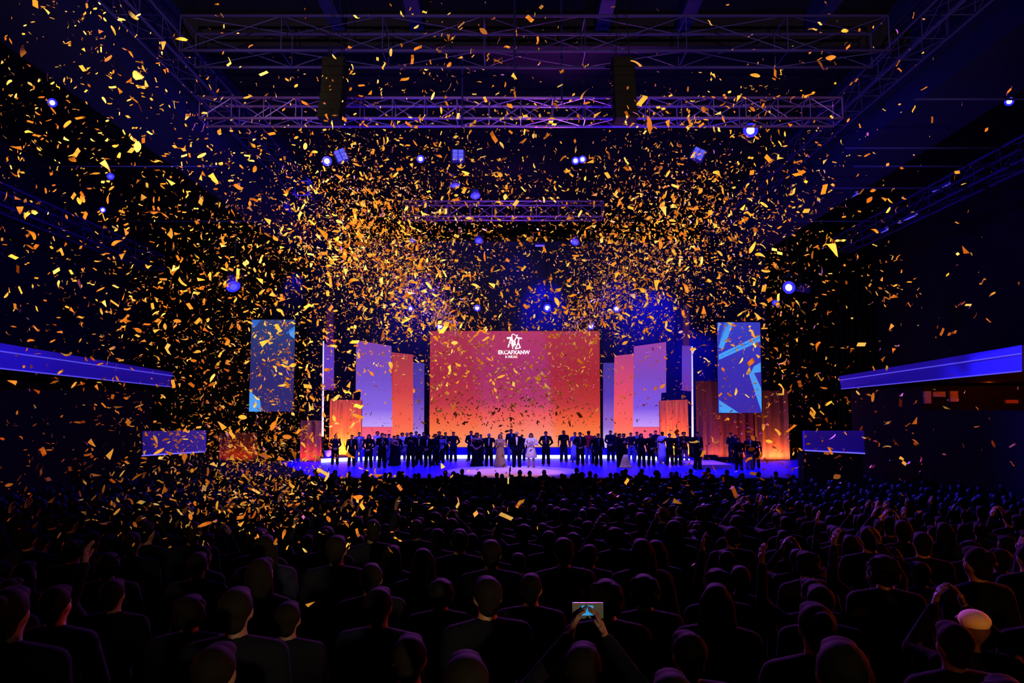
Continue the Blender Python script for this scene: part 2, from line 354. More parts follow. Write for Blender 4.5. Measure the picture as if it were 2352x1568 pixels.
# big moving head on the right, seen from its side
q = P(1812, 660, 30); lamp(1812, 660, 30, 13, 'blue moving head light with bright oval lens above the right hanging screen', aim=q + Vector((-1.2, -1.2, -0.5)))
t = empty('lamp_body', P(1838, 661, 30.3), 'long blue housing of a profile light hanging beside the moving head on the right', 'stage light')
bm = bmesh.new(); c = P(1838, 661, 30.3); cone(bm, c + Vector((-0.3, 0, 0.05)), c + Vector((0.4, 0.1, -0.02)), 0.14, 0.2, 14); child('housing', bm, M['bluecase'], t, True)
bm = bmesh.new(); box(bm, c + Vector((-0.02, -0.05, 0.1)), c + Vector((0.04, 0.05, 0.6))); child('clamp', bm, M['dark'], t)
def panel_light(px, py, d, w_, h_, tilt, label):
    c = P(px, py, d); t = bpy.data.objects.new('panel_light', None); C.objects.link(t); tag(t, label, 'stage light'); t.location = c
    t.rotation_euler = ((cam.location - c).to_track_quat('Y', 'Z') @ Matrix.Rotation(tilt, 3, 'Y').to_quaternion() @ Matrix.Rotation(0.5, 3, 'X').to_quaternion()).to_euler()
    W = w_ / F * d / 2; H = h_ / F * d / 2
    bm = bmesh.new(); box(bm, (-W, -0.2, -H), (W, 0, H)); bmesh.ops.bevel(bm, geom=bm.edges[:], offset=0.04, segments=2, affect='EDGES'); link('housing', bm, M['bluecase'], t)
    for i in range(2):
        for j in range(3):
            x = (-0.42 + 0.84 * i) * W; z = (-0.6 + 0.6 * j) * H
            bm = bmesh.new(); box(bm, (x - 0.36 * W, 0.0, z - 0.24 * H), (x + 0.36 * W, 0.03, z + 0.24 * H)); link('lamp_cell', bm, M['dim_lens'], t)
    bm = bmesh.new()
    for s in (-1, 1): box(bm, (s * W * 1.1 - 0.02, -0.12, -0.05), (s * W * 1.1 + 0.02, -0.05, H * 1.4))
    box(bm, (-W * 1.12, -0.12, H * 1.35), (W * 1.12, -0.05, H * 1.45)); link('yoke', bm, M['dark'], t)
    bm = bmesh.new(); cone(bm, c + Vector((0, 0, H)), (c.x, c.y, 16.99), 0.02, 0.02, 6)
    o = link('drop_pipe', bm, M['dark'], t); o.data.transform((Matrix.Translation(c) @ t.rotation_euler.to_matrix().to_4x4()).inverted())
panel_light(783, 356, 30, 30, 34, 0.45, 'tilted panel light with grid of six cells on the left')
panel_light(1052, 356, 31, 32, 32, 0.0, 'square blue panel light left of the hall centre')
panel_light(1604, 353, 30, 32, 32, -0.5, 'tilted square blue panel light on the right')
for px, py, w_, an, lb in ((2082, 500, 44, 0.0, 'long blue batten light on the truss over the right balcony'), (2030, 527, 14, 0.0, 'short blue batten light lower on the truss over the right balcony'),
                           (2160, 428, 40, 0, 'blue batten light high on the truss over the right balcony'), (1240, 562, 22, None, 'small horizontal blue batten light over the stage'), (1960, 446, 16, 0, 'small dim batten light hanging under a pipe on the right')):
    d = 33 if px > 1500 else 41
    c = P(px, py, d); L = w_ / F * d / 2
    t = empty('batten_light', c, lb, 'stage light')
    v = Vector((L, 0, 0)) if an is None else (P(px + w_ / 2, py - w_ * 0.24, d - 1.4) - c)
    bm = bmesh.new(); cone(bm, c - v, c + v, 0.08, 0.08, 8); child('housing', bm, M['bluecase'], t)
    bm = bmesh.new(); cone(bm, c - v - Vector((0, 0.05, 0.07)), c + v - Vector((0, 0.05, 0.07)), 0.045, 0.045, 8); child('lamp_tube', bm, M['blue_led'], t)
    bm = bmesh.new(); cone(bm, c + Vector((0, 0, 0.05)), (c.x, c.y, 16.99), 0.02, 0.02, 6); child('drop_pipe', bm, M['dark'], t)

# ------------------------------------------------------------------ balconies and side boxes
def balcony(side):
    s = -1 if side == 'left' else 1
    pt = (lambda x, y, d: P(x, y, d)) 
    if s < 0: A0, A1 = P(-130, 765, 19.5), P(397, 855, 37); B0, B1 = P(-130, 832, 19.5), P(391, 888, 37); Mi0, Mi1 = P(-130, 788, 19.5), P(396, 863, 37)
    else: A0, A1 = P(2347, 792, 21.5), P(1926, 864, 37); B0, B1 = P(2347, 852, 21.5), P(1933, 893, 37); Mi0, Mi1 = P(2347, 812, 21.5), P(1928, 873, 37)
    A0.z = A0.z; t = empty('balcony', (s * 19, 28, 6), 'long blue-lit balcony front with two light lines on the %s side wall' % side, 'balcony')
    out = Vector((s * 0.25, 0, 0)); 
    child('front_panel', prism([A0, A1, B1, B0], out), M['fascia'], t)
    inn = Vector((-s * 0.02, 0, 0))
    for a, b, nm in ((Mi0, Mi1, 'light_line'), (B0, B1, 'light_line')):
        bm = bmesh.new(); cone(bm, a + inn, b + inn, 0.022, 0.022, 6); child(nm, bm, M['blue_led'], t)
    # ledge above the upper line
    bm = bmesh.new(); 
    hw = s * 22.98
    ins = Vector((s * 0.26, 0, 0.01)); child('floor_slab', prism([B0 + ins, B1 + ins, Vector((hw, B1.y, B1.z)), Vector((hw, B0.y, B0.z))], (0, 0, 0.3)), M['wall'], t)
    return t, B0, B1
bl, BL0, BL1 = balcony('left'); br, BR0, BR1 = balcony('right')
for nm, pts, lb, lbl in (('side_box', ((327, 990), (470, 988), (470, 1037), (327, 1046)), ((327, 1046), (470, 1037)), 'left'), ('side_box', ((1847, 989), (1985, 989), (1986, 1041), (1848, 1034)), ((1848, 1034), (1986, 1041)), 'right')):
    d = 28.5; t = empty('side_box', P((pts[0][0] + pts[1][0]) / 2, 1015, d), 'blue-lit box seat front with bright lower edge %s of the stage' % lbl, 'box seat')
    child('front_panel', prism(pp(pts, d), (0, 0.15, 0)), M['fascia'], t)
    bm = bmesh.new(); a, b = pp(lb, d); v = Vector((0, -0.03, 0)); cone(bm, a + v, b + v, 0.025, 0.025, 6); child('light_line', bm, mat('box_edge_led', (0.1, 0.1, 0.3), 0.5, emit=(0.15, 0.12, 0.9), es=1.3), t)
    c0, c1 = (pts[3], pts[2]); bm = bmesh.new(); x0 = min(a.x, b.x); x1 = max(a.x, b.x)
    box(bm, (x0, d + 0.15, 0.02), (x1, d + 0.7, min(a.z, b.z) - 0.01)); child('base', bm, M['dark'], t)
# side tiers below the balconies: black masses, red-lit foyer recess behind
for s, y0, y1, top in ((-1, 23.4, 37, 5.2), (1, 30.5, 37, 5.15)):
    x = 16.9 if s > 0 else -17.9
    bm = bx((min(s * 23, x), y0, 0.0), (max(s * 23, x), y1, top)); struct('wall_side_%s' % ('left' if s < 0 else 'right'), bm, M['dark'])
struct('trim_4', bx((-22.9, 14, 0), (-16.2, 23.4, 3.9)), M['dark'])
struct('trim_5', bx((16.4, 14, 0), (22.9, 30.5, 4.15)), M['dark'])
RED = (1.0, 0.06, 0.01)
point((21.0, 26.5, 5.0), RED, 260, 0.2); point((21.0, 21, 5.0), RED, 130, 0.2); point((19.0, 29.5, 5.25), (1, .1, .01), 25, 0.1)
point((-20.5, 20.5, 4.9), RED, 110, 0.2); point((-18.6, 22.8, 4.7), RED, 12, 0.1)
redwood = mat('foyer_wood', (0.35, 0.2, 0.14), 0.6, noise=0.4, nscale=3)
for px, py, w_, h_, lb in ((2132, 912, 14, 28, 'tall narrow lit locker'), (2158, 905, 28, 12, 'low wide cupboard'), (2192, 910, 18, 24, 'square door leaf'), (2325, 922, 28, 8, 'small sign plate')):
    d = 30.36; c = P(px, py, d); W = w_ / F * d / 2; H = h_ / F * d / 2
    tag(link('foyer_panel', bx((c.x - W, d, c.z - H), (c.x + W, d + 0.14, c.z + H)), redwood), lb + ' glowing orange in the foyer under the right balcony', 'wall panel')

# ------------------------------------------------------------------ stage
bm = bmesh.new(); 
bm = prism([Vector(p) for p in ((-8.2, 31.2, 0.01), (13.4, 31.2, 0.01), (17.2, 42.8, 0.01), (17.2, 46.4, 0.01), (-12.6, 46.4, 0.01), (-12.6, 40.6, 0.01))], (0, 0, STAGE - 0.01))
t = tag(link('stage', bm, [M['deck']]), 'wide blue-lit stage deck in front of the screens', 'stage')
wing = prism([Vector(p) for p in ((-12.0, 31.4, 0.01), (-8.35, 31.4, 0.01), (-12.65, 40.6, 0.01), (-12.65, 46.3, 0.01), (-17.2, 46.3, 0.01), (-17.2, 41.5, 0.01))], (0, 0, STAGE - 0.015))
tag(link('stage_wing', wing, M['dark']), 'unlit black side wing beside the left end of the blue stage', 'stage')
link('front_skirt', bx((-8.2, 31.12, 0.02), (13.4, 31.19, STAGE - 0.02)), M['dark'], t)
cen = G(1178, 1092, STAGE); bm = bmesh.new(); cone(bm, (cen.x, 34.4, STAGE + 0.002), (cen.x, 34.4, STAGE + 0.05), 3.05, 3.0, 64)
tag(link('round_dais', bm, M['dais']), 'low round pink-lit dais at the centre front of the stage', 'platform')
# curved riser with a glowing front edge
def arc(yo):
    pts = []
    for px, y in ((742, 40.2), (800, 41.2), (900, 43.0), (985, 43.6), (1380, 43.6), (1450, 43.2), (1500, 42.2), (1556, 40.6), (1580, 40.2)):
        pts.append(Vector(((px - 1176) / F * y, y + yo, 0)))
    return pts
def band(a0, a1, z0, z1):
    bm = bmesh.new(); n = len(a0)
    v = [[bm.verts.new((p.x, p.y, z)) for p in a] for a, z in ((a0, z0), (a0, z1), (a1, z1), (a1, z0))]
    for k in range(4):
        for i in range(n - 1): bm.faces.new((v[k][i], v[k][i + 1], v[(k + 1) % 4][i + 1], v[(k + 1) % 4][i]))
    for i in (0, n - 1): bm.faces.new([v[k][i] for k in range(4)])
    return bm
t = empty('riser', (0, 44, STAGE), 'curved two-step riser behind the people with a white glowing edge', 'riser')
child('lower_step', band(arc(0.03), arc(1.1), STAGE + 0.001, STAGE + 0.23), M['deck'], t)
child('light_strip', band(arc(0), arc(0.03), STAGE + 0.02, STAGE + 0.22), M['white_led'], t)
child('upper_step', band(arc(0.7), arc(1.02), STAGE + 0.23, STAGE + 0.62), M['deck'], t)
# main LED wall
t = empty('led_wall', P(1182, 1026, 44.7), 'large magenta to orange LED wall behind the stage with white emblem', 'screen')
scr = emit_ramp('main_screen_content', [(0, (253, 150, 80)), (0.10, (252, 125, 52)), (0.24, (238, 88, 34)), (0.36, (192, 52, 44)), (0.6, (165, 30, 42)), (1, (166, 44, 66))],
          ([(0, (250, 165, 130)), (0.14, (250, 130, 108)), (0.27, (238, 92, 90)), (0.4, (178, 52, 108)), (0.65, (160, 42, 108)), (1, (178, 50, 104))],
           [(0.0, 0.15), (0.28, 0.3), (0.36, 0.85), (0.52, 0.7), (0.60, 1.0), (0.72, 0.95), (0.76, 0.12), (1.0, 0.0)]))
c = pp(((988, 760), (1377, 760), (1379, 1026), (986, 1026)), 44.7)
child('display', prism(c, (0, 0.12, 0)), scr, t)
a, b = c[3], c[1]
bm = bmesh.new(); box(bm, (a.x - 0.05, 44.83, a.z - 0.05), (b.x + 0.05, 45.1, b.z + 0.04)); child('frame', bm, M['dark'], t)
# emblem and lettering, built from strokes on the screen face
def stroke(bm, pts, wpx, d=44.68):
    for i in range(len(pts) - 1):
        a = P(*pts[i], d); b = P(*pts[i + 1], d); v = (b - a); v.y = 0
        if v.length < 1e-4: continue
        n = Vector((-v.z, 0, v.x)).normalized() * wpx / F * d / 2; e = v.normalized() * wpx / F * d * 0.25
        q = [bm.verts.new(p) for p in (a - e + n, b + e + n, b + e - n, a - e - n)]
        q2 = [bm.verts.new(v_.co + Vector((0, 0.02, 0))) for v_ in q]
        bm.faces.new(q)
        bm.faces.new(q2[::-1])
        for k in range(4): bm.faces.new((q[k], q[(k + 1) % 4], q2[(k + 1) % 4], q2[k]))
wl = mat('screen_white', (0.5, 0.5, 0.5), 0.6, emit=(0.95, 0.9, 1.0), es=1.0)
def zl(l): return [(1120 + x / 17.43, 750 + y / 17.43) for x, y in l]
bm = bmesh.new()
for l, wd in (([(785, 455), (960, 440)], 4.2), ([(940, 440), (825, 815)], 3.0), ([(900, 640), (960, 680), (1010, 880)], 2.0), ([(950, 520), (1045, 780)], 3.4), ([(965, 330), (985, 500), (1040, 600)], 2.0),
              ([(965, 330), (1020, 290), (1130, 355), (1200, 335)], 1.5), ([(1190, 345), (1080, 560), (1050, 740)], 2.4), ([(1170, 440), (1365, 468)], 3.0), ([(1090, 590), (1105, 730)], 2.8),
              ([(1250, 480), (1220, 660), (1110, 870)], 2.6), ([(1230, 640), (1310, 840)], 2.6), ([(1110, 885), (1310, 840)], 2.4)):
    stroke(bm, zl(l), wd)
child('emblem', bm, wl, t)
def txt(string, x0, x1, y0, y1, bold, nm):
    cu = bpy.data.curves.new('text', 'FONT'); cu.body = string; cu.size = 1; cu.extrude = 0.012; cu.offset = bold
    o = bpy.data.objects.new('text', cu); C.objects.link(o); bpy.context.view_layer.update()
    me = bpy.data.meshes.new_from_object(o.evaluated_get(bpy.context.evaluated_depsgraph_get())); bpy.data.objects.remove(o)
    co = np.array([v.co[:] for v in me.vertices]); lo = co.min(0); hi = co.max(0)
    a = P(x0, y1, 44.68); b = P(x1, y0, 44.68)
    co2 = np.stack([a.x + (co[:, 0] - lo[0]) / (hi[0] - lo[0]) * (b.x - a.x), 44.68 + co[:, 2] * -1.0 , a.z + (co[:, 1] - lo[1]) / (hi[1] - lo[1]) * (b.z - a.z)], 1)
    me.vertices.foreach_set('co', co2.ravel()); me.update(); me.materials.append(wl)
    ob = bpy.data.objects.new(nm, me); C.objects.link(ob); ob.parent = t; me.transform(Matrix.Translation(-t.location)); return ob
txt('EKCAFXANW', 1144.5, 1217, 804, 813.5, 0.03, 'lettering')
txt('MARIAS', 1161, 1188.5, 816, 822, 0.03, 'lettering')

# stage flats: panels with vertical gradients put into the emission, and wood towers
def flat(name, pts, d, m, label, cat='stage panel', dep=0.18):
    q = pp(pts, d) if not isinstance(d, (list, tuple)) else [P(x, y, dd) for (x, y), dd in zip(pts, d)]
    zmin = min(v.z for v in q)
    o = link(name, prism(q, (0, dep, 0)), m); return tag(o, label, cat)
purple = emit_ramp('purple_gradient', [(0, (196, 160, 250)), (0.2, (135, 100, 225)), (0.55, (112, 78, 200)), (1, (122, 62, 170))])
purple_r = emit_ramp('purple_gradient_right', [(0, (200, 155, 250)), (0.22, (125, 85, 225)), (0.6, (122, 70, 190)), (1, (150, 62, 165))])
orange_l = emit_ramp('orange_gradient', [(0, (255, 140, 85)), (0.3, (250, 98, 62)), (0.6, (205, 62, 60)), (1, (160, 50, 72))])
pink_r = emit_ramp('coral_gradient', [(0, (255, 145, 95)), (0.3, (255, 98, 82)), (0.6, (225, 72, 100)), (1, (175, 62, 130))])
lav = emit_ramp('lavender_gradient', [(0, (225, 195, 255)), (0.25, (150, 105, 205)), (0.6, (85, 55, 175)), (1, (62, 48, 150))])
pinkf = emit_ramp('pink_gradient', [(0, (255, 150, 190)), (0.5, (255, 105, 130)), (1, (240, 85, 115))])
thin = emit_ramp('violet_gradient', [(0, (110, 45, 160)), (0.6, (90, 55, 190)), (1, (95, 50, 170))])
dimv = emit_ramp('dim_violet_gradient', [(0, (60, 12, 95)), (1, (28, 5, 45))])
flat('purple_panel', [(818, 781), (898, 794), (900, 980), (830, 980), (828, 897), (817, 896)], 42.8, purple, 'tall purple panel with slanted top left of the main screen')
flat('pink_panel', [(831, 980.5), (900, 980.5), (900, 1036), (831, 1040)], 42.9, pinkf, 'low pink panel under the tall purple panel on the left')
flat('orange_panel', [(900.5, 809), (948, 814), (948, 1032), (900.5, 1035)], 43.4, orange_l, 'narrow red to orange panel between the purple panels on the left')
flat('lavender_panel', [(948.5, 832), (974, 834), (973, 1028), (948.5, 1030)], 44.3, lav, 'slim lavender panel nearest the left edge of the main screen')
flat('purple_panel', [(1457, 795), (1530, 785), (1530, 901), (1519, 902), (1517, 980), (1455, 980)], 42.8, purple_r, 'tall purple panel with slanted top right of the main screen')
flat('pink_panel', [(1455, 980.5), (1517, 980.5), (1517, 1040), (1455, 1034)], 42.9, pinkf, 'low pink panel under the tall purple panel on the right')
flat('coral_panel', [(1412, 817), (1457, 812), (1455, 1034), (1410, 1031)], 43.4, pink_r, 'narrow coral panel between the purple panels on the right')
flat('lavender_panel', [(1386, 833), (1411.5, 833), (1409.5, 1030), (1386, 1028)], 44.3, lav, 'slim lavender panel nearest the right edge of the main screen')
flat('thin_violet_panel', [(745, 790), (766, 794), (765, 896), (745, 894)], 41, thin, 'thin violet panel beside the left light pole')
flat('thin_violet_panel', [(1568, 794), (1587, 794), (1587, 898), (1568, 896)], 41, thin, 'thin violet panel beside the right light pole')
flat('dim_violet_panel', [(750, 700), (765, 702), (765, 792), (750, 789)], 41.2, dimv, 'dim violet banner above the thin panel on the left')
flat('dim_violet_panel', [(1570, 700), (1583, 700), (1583, 793), (1570, 793)], 41.2, dimv, 'dim violet banner above the thin panel on the right')
for px, py, d, nm in ((757, 700, 41.2, 'left'), (1577, 700, 41.2, 'right')):
    o = [v for v in bpy.data.objects if v.name.startswith('dim_violet_panel') and (v.data.vertices[0].co.x < 0) == (nm == 'left')][0]
    c = P(px, py, d); bm = bmesh.new(); cone(bm, c + Vector((0, .1, 0)), (c.x, c.y + .1, 16.99), 0.012, 0.012, 6); link('hanging_cable', bm, M['dark'], o)
wl_ = [P(758, 917, 41.2), P(831, 919, 42.0), G(831, 1052, STAGE), G(758, 1058, STAGE)]
for pts, sd in (([(758, 917), (831, 919)], 'left'), ([(1515, 920), (1580, 917)], 'right')):
    a, b = P(*pts[0], 41.3), P(*pts[1], 41.3)
    o = link('wood_panel', prism([a, b, Vector((b.x, 41.3, STAGE + 0.24)), Vector((a.x, 41.3, STAGE + 0.24))], (0, 0.2, 0)), M['wood'])
    tag(o, 'slatted wooden panel lit orange from below on the %s of the stage' % sd, 'stage panel')
    area(((a.x + b.x) / 2, 41.0, STAGE + 0.3), ((a.x + b.x) / 2, 41.6, STAGE + 2.2), (1.0, 0.34, 0.03), 260, 1.8, 0.15, 120)
for px, y0, y1, sd in ((743, 783, 1002, 'left'), (1589.5, 795, 1003, 'right')):
    a, b = P(px, y0, 40.8), P(px + (-2 if px < 1000 else 1.5), y1, 40.8)
    bm = bmesh.new(); cone(bm, b, a, 0.055, 0.035, 10); o = link('light_pole', bm, M['pole_led'], smooth=True)
    tag(o, 'slim glowing white light pole on the %s of the stage' % sd, 'light pole')
    q = link('pole_base', bx((b.x - 0.12, 40.68, STAGE + 0.24), (b.x + 0.12, 40.92, STAGE + 0.3)), M['dark'], o)
    bm = bmesh.new(); cone(bm, (b.x, 40.8, STAGE + 0.29), b, 0.03, 0.05, 8); link('pole_foot', bm, M['dark'], o)
# uplit curtains at the right end (and the matching one on the left)
for x0, x1, d, sd, zt in ((1600, 1735, 44, 'purple red pleated drape lit from below right of the light pole', 5.9), (1735, 1812, 42.5, 'orange uplit pleated drape at the far right end of the stage', 5.3), (505, 590, 42, 'red uplit drape behind the confetti at the far left end', 2.9), (690, 740, 41.5, 'small orange uplit drape left of the left light pole', 3.6)):
    bm = bmesh.new(); xa, xb = P(x0, 1000, d).x, P(x1, 1000, d).x; n = int((xb - xa) / 0.12)
    ps = [(xa + (xb - xa) * k / n, d + 0.05 * math.sin(k * 1.57)) for k in range(n + 1)]
    z0 = STAGE + 0.02
    for k in range(n): bm.faces.new([bm.verts.new(p) for p in ((*ps[k], z0), (*ps[k + 1], z0), (*ps[k + 1], zt), (*ps[k], zt))])
    bmesh.ops.remove_doubles(bm, verts=bm.verts, dist=1e-4)
    o = tag(link('stage_drape', bm, M['curtain']), sd, 'curtain')
    cx = (xa + xb) / 2; wd = xb - xa
    pw = {1600: 80, 1735: 300, 505: 25, 690: 80}[x0]
    area((cx, d - 0.35, STAGE + 0.12), (cx, d + 0.1, STAGE + 1.6), (1.0, 0.22, 0.05) if x0 > 1000 else (1.0, 0.07, 0.01), pw, wd * 0.9, 0.12)
    if x0 == 1600: area((cx, d - 1.8, STAGE + 0.12), (cx, d, STAGE + 2.5), (0.8, 0.03, 0.3), 90, wd * 0.9, 0.2)
# low platform, cases and microphone stand at right
a = G(1600, 1080, STAGE); b_ = G(1686, 1066, STAGE)
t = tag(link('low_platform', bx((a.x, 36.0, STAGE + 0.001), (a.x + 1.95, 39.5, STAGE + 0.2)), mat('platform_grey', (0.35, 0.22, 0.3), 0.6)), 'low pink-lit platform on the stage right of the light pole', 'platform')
spot((a.x + 1, 37, 9), (a.x + 0.8, 37.5, STAGE), (1.0, 0.2, 0.35), 1500, 24, 0.6)
c = G(1657, 1057, STAGE + 0.2); 
for dx, w_, h_, lb in ((-0.2, 0.6, 0.32, 'taller black flight case behind the low platform'), (0.55, 0.75, 0.2, 'flat black flight case behind the low platform')):
    cc = Vector((c.x + dx, 40.6, STAGE)); t = empty('flight_case', cc, lb, 'case')
    bm = bx((cc.x - w_ / 2, 40.3, STAGE + 0.03), (cc.x + w_ / 2, 40.9, STAGE + h_)); bmesh.ops.bevel(bm, geom=bm.edges[:], offset=0.02, segments=1, affect='EDGES'); child('case_body', bm, M['dark'], t)
    child('lid', bx((cc.x - w_ / 2 - 0.01, 40.29, STAGE + h_ + 0.002), (cc.x + w_ / 2 + 0.01, 40.91, STAGE + h_ + 0.08)), M['dark'], t)
    bm = bmesh.new()
    for sx in (-1, 1):
        for sy in (-0.25, 0.25): sph(bm, (cc.x + sx * (w_ / 2 - 0.06), cc.y + sy, STAGE + 0.035), 0.033, 8)
    child('castors', bm, M['dark'], t)
c = G(1624, 1058, STAGE); t = empty('microphone_stand', c, 'black microphone stand in front of the purple red drape', 'microphone stand')
bm = bmesh.new(); cone(bm, c + Vector((0, 0, 0.02)), c + Vector((0, 0, 0.85)), 0.025, 0.02, 8); child('pole', bm, M['dark'], t)
bm = bmesh.new(); cone(bm, c + Vector((0, 0, 0.002)), c + Vector((0, 0, 0.03)), 0.16, 0.14, 16); child('base', bm, M['dark'], t)
bm = bmesh.new(); cone(bm, c + Vector((-0.1, 0, 0.78)), c + Vector((0.12, 0, 0.95)), 0.015, 0.015, 6); sph(bm, c + Vector((0.14, 0, 0.97)), 0.04, 10); child('microphone', bm, M['dark'], t)

# hanging side screens with ray artwork
cy = emit_ramp('ray_cyan', [(0, (70, 160, 250)), (1, (75, 150, 235))]); cyd = emit_ramp('ray_blue', [(0, (45, 105, 205)), (1, (45, 100, 200))])
bgr = emit_ramp('side_screen_content', [(0, (58, 42, 165)), (0.5, (56, 44, 170)), (1, (52, 60, 190))]); bgl = emit_ramp('side_screen_content_left', [(0, (44, 38, 105)), (0.5, (40, 38, 100)), (1, (40, 62, 120))])
def side_screen(corners, d, bg, rays, label):
    t = empty('hanging_screen', P((corners[0][0] + corners[2][0]) / 2, corners[2][1], d), label, 'screen')
    child('display', prism(pp(corners, d), (0, 0.1, 0)), bg, t)
    for pts, m in rays: child('ray_artwork', prism(pp(pts, d - 0.012), (0, 0.01, 0)), m, t)
    a = P(*corners[0], d); b = P(*corners[1], d); cc = P(*corners[2], d); bm = bmesh.new()
    box(bm, (a.x - 0.03, d + 0.11, cc.z - 0.03), (b.x + 0.02, d + 0.25, a.z + 0.03)); child('frame', bm, M['dark'], t)
    bm = bmesh.new()
    for x in (a.x + 0.3, b.x - 0.3): cone(bm, (x, d + 0.15, a.z), (x, d + 0.15, 16.99), 0.012, 0.012, 6)
    child('hanging_cable', bm, M['dark'], t)
def zr(l): return [(1360 + x / 4.127, 700 + y / 4.127) for x, y in l]
side_screen([(1648, 740), (1746, 740), (1750, 948), (1651, 948)], 40, bgr, [
    (zr([(1275, 165), (1345, 165), (1240, 420), (1198, 400)]), cy), (zr([(1205, 360), (1260, 250), (1300, 165), (1255, 165), (1210, 330)]), cyd),
    (zr([(1200, 470), (1592, 280), (1594, 345), (1202, 520)]), cy), (zr([(1212, 490), (1592, 300), (1592, 312), (1212, 500)]), cyd),
    (zr([(1535, 580), (1598, 545), (1600, 635), (1500, 650)]), cy), (zr([(1485, 650), (1530, 635), (1604, 790), (1608, 1015)]), cy),
    (zr([(1203, 900), (1390, 1022), (1205, 1022)]), cy), (zr([(1194, 170), (1215, 170), (1197, 260)]), cy)],
    'tall hanging screen with bright cyan rays on the right of the stage')
def zq(l): return [(540 + x / 4.126, 700 + y / 4.126) for x, y in l]
side_screen([(578, 734), (677, 734), (672, 945), (571.5, 945)], 40, bgl, [
    (zq([(137, 815), (235, 900), (250, 1010), (132, 1010)]), cy), (zq([(565, 205), (562, 320), (520, 290), (510, 240)]), cy),
    (zq([(160, 142), (240, 142), (200, 200), (158, 215)]), cyd), (zq([(480, 265), (560, 215), (562, 230), (490, 275)]), cyd)],
    'tall hanging screen with dark blue field on the left of the stage')

# ------------------------------------------------------------------ people
dg = bpy.context.evaluated_depsgraph_get
def remesh(bm, vox, smooth=3):
    me = bpy.data.meshes.new('t'); bm.to_mesh(me); bm.free(); o = bpy.data.objects.new('t', me); C.objects.link(o)
    r = o.modifiers.new('r', 'REMESH'); r.mode = 'VOXEL'; r.voxel_size = vox; r.use_smooth_shade = True
    s = o.modifiers.new('s', 'SMOOTH'); s.factor = 0.5; s.iterations = smooth
    bpy.context.view_layer.update(); out = bpy.data.meshes.new_from_object(o.evaluated_get(dg()))
    bpy.data.objects.remove(o); bpy.data.meshes.remove(me); return out
def V(*a): return Vector(a)
# figure faces -Y, feet at the origin, 1.75 m tall.  arms: list of (elbow, wrist, hand direction) for side -1 (its right) and +1
def arms_of(pose):
    S = lambda s: V(s * 0.20, 0, 1.43)
    d = {
        'side': [(V(s * .26, .03, 1.14), V(s * .27, -.03, .90), V(0, -.1, -1)) for s in (-1, 1)],
        'clasp': [(V(s * .28, .02, 1.16), V(s * .10, -.20, .98), V(-s * .8, -.3, -.5)) for s in (-1, 1)],
        'clap': [(V(s * .27, -.05, 1.18), V(s * .09, -.27, 1.25), V(-s * .35, -.3, .9)) for s in (-1, 1)],
        'behind': [(V(s * .32, .10, 1.17), V(s * .13, .19, .98), V(-s * .8, .1, -.6)) for s in (-1, 1)],
        'pocket': [(V(s * .33, .06, 1.16), V(s * .22, -.04, .95), V(-s * .2, -.1, -1)) for s in (-1, 1)],
        'out': [(V(-.40, 0, 1.30), V(-.60, -.02, 1.38), V(-1, -.1, .1)), (V(.26, .03, 1.14), V(.22, -.12, .95), V(-.2, -.3, -1))],
        'outboth': [(V(s * .40, 0, 1.27), V(s * .60, -.05, 1.33), V(s, -.1, 0)) for s in (-1, 1)],
        'point': [(V(-.26, .03, 1.14), V(-.26, -.05, .92), V(0, -.1, -1)), (V(.30, -.10, 1.20), V(.50, -.22, 1.34), V(.8, -.2, .5))],
        'fold': [(V(s * .26, -.06, 1.18), V(-s * .02, -.20, 1.17), V(-s, 0, .1)) for s in (-1, 1)],
        'up': [(V(s * .33, -.12, 1.58), V(s * .22, -.25, 1.85), V(-s * .2, -.1, 1)) for s in (-1, 1)],
        'oneup': [(V(-.26, -.02, 1.14), V(-.24, -.1, .92), V(0, -.1, -1)), (V(.35, -.12, 1.55), V(.30, -.2, 1.84), V(0, -.1, 1))],
        'phone': [(V(s * .30, -.22, 1.45), V(s * .09, -.38, 1.68), V(-s * .3, -.1, 1)) for s in (-1, 1)],
    }[pose]
    return [(S(s), *d[i]) for i, s in enumerate((-1, 1))]
def hand(bm, fing, wrist, dr, s):
    dr = dr.normalized(); n = V(-s, 0, 0) if abs(dr.x) < 0.7 else V(0, -1, 0)
    n = (n - dr * n.dot(dr)).normalized(); sd = dr.cross(n).normalized()
    pc = wrist + dr * 0.05
    for k in (-1, 0, 1): cap(bm, wrist + sd * 0.012 * k, wrist + dr * 0.085 + sd * 0.026 * k, 0.019, 0.016, 8)
    for k, L in ((-1.5, .062), (-.5, .076), (.5, .080), (1.5, .070)):
        a = wrist + dr * 0.085 + sd * 0.019 * k; b = a + dr * L * 0.55 + n * 0.012 + sd * 0.003 * k; c_ = b + dr * L * 0.42 + n * 0.026
        cap(fing, a - dr * 0.02, b, 0.0095, 0.0085, 6); cap(fing, b, c_, 0.0085, 0.007, 6)
    a = wrist + dr * 0.03 + sd * 0.03; b = a + dr * 0.035 + sd * 0.028 + n * 0.01; c_ = b + dr * 0.032 + sd * 0.006 + n * 0.012
    cap(fing, a, b, 0.012, 0.010, 6); cap(fing, b, c_, 0.010, 0.008, 6)
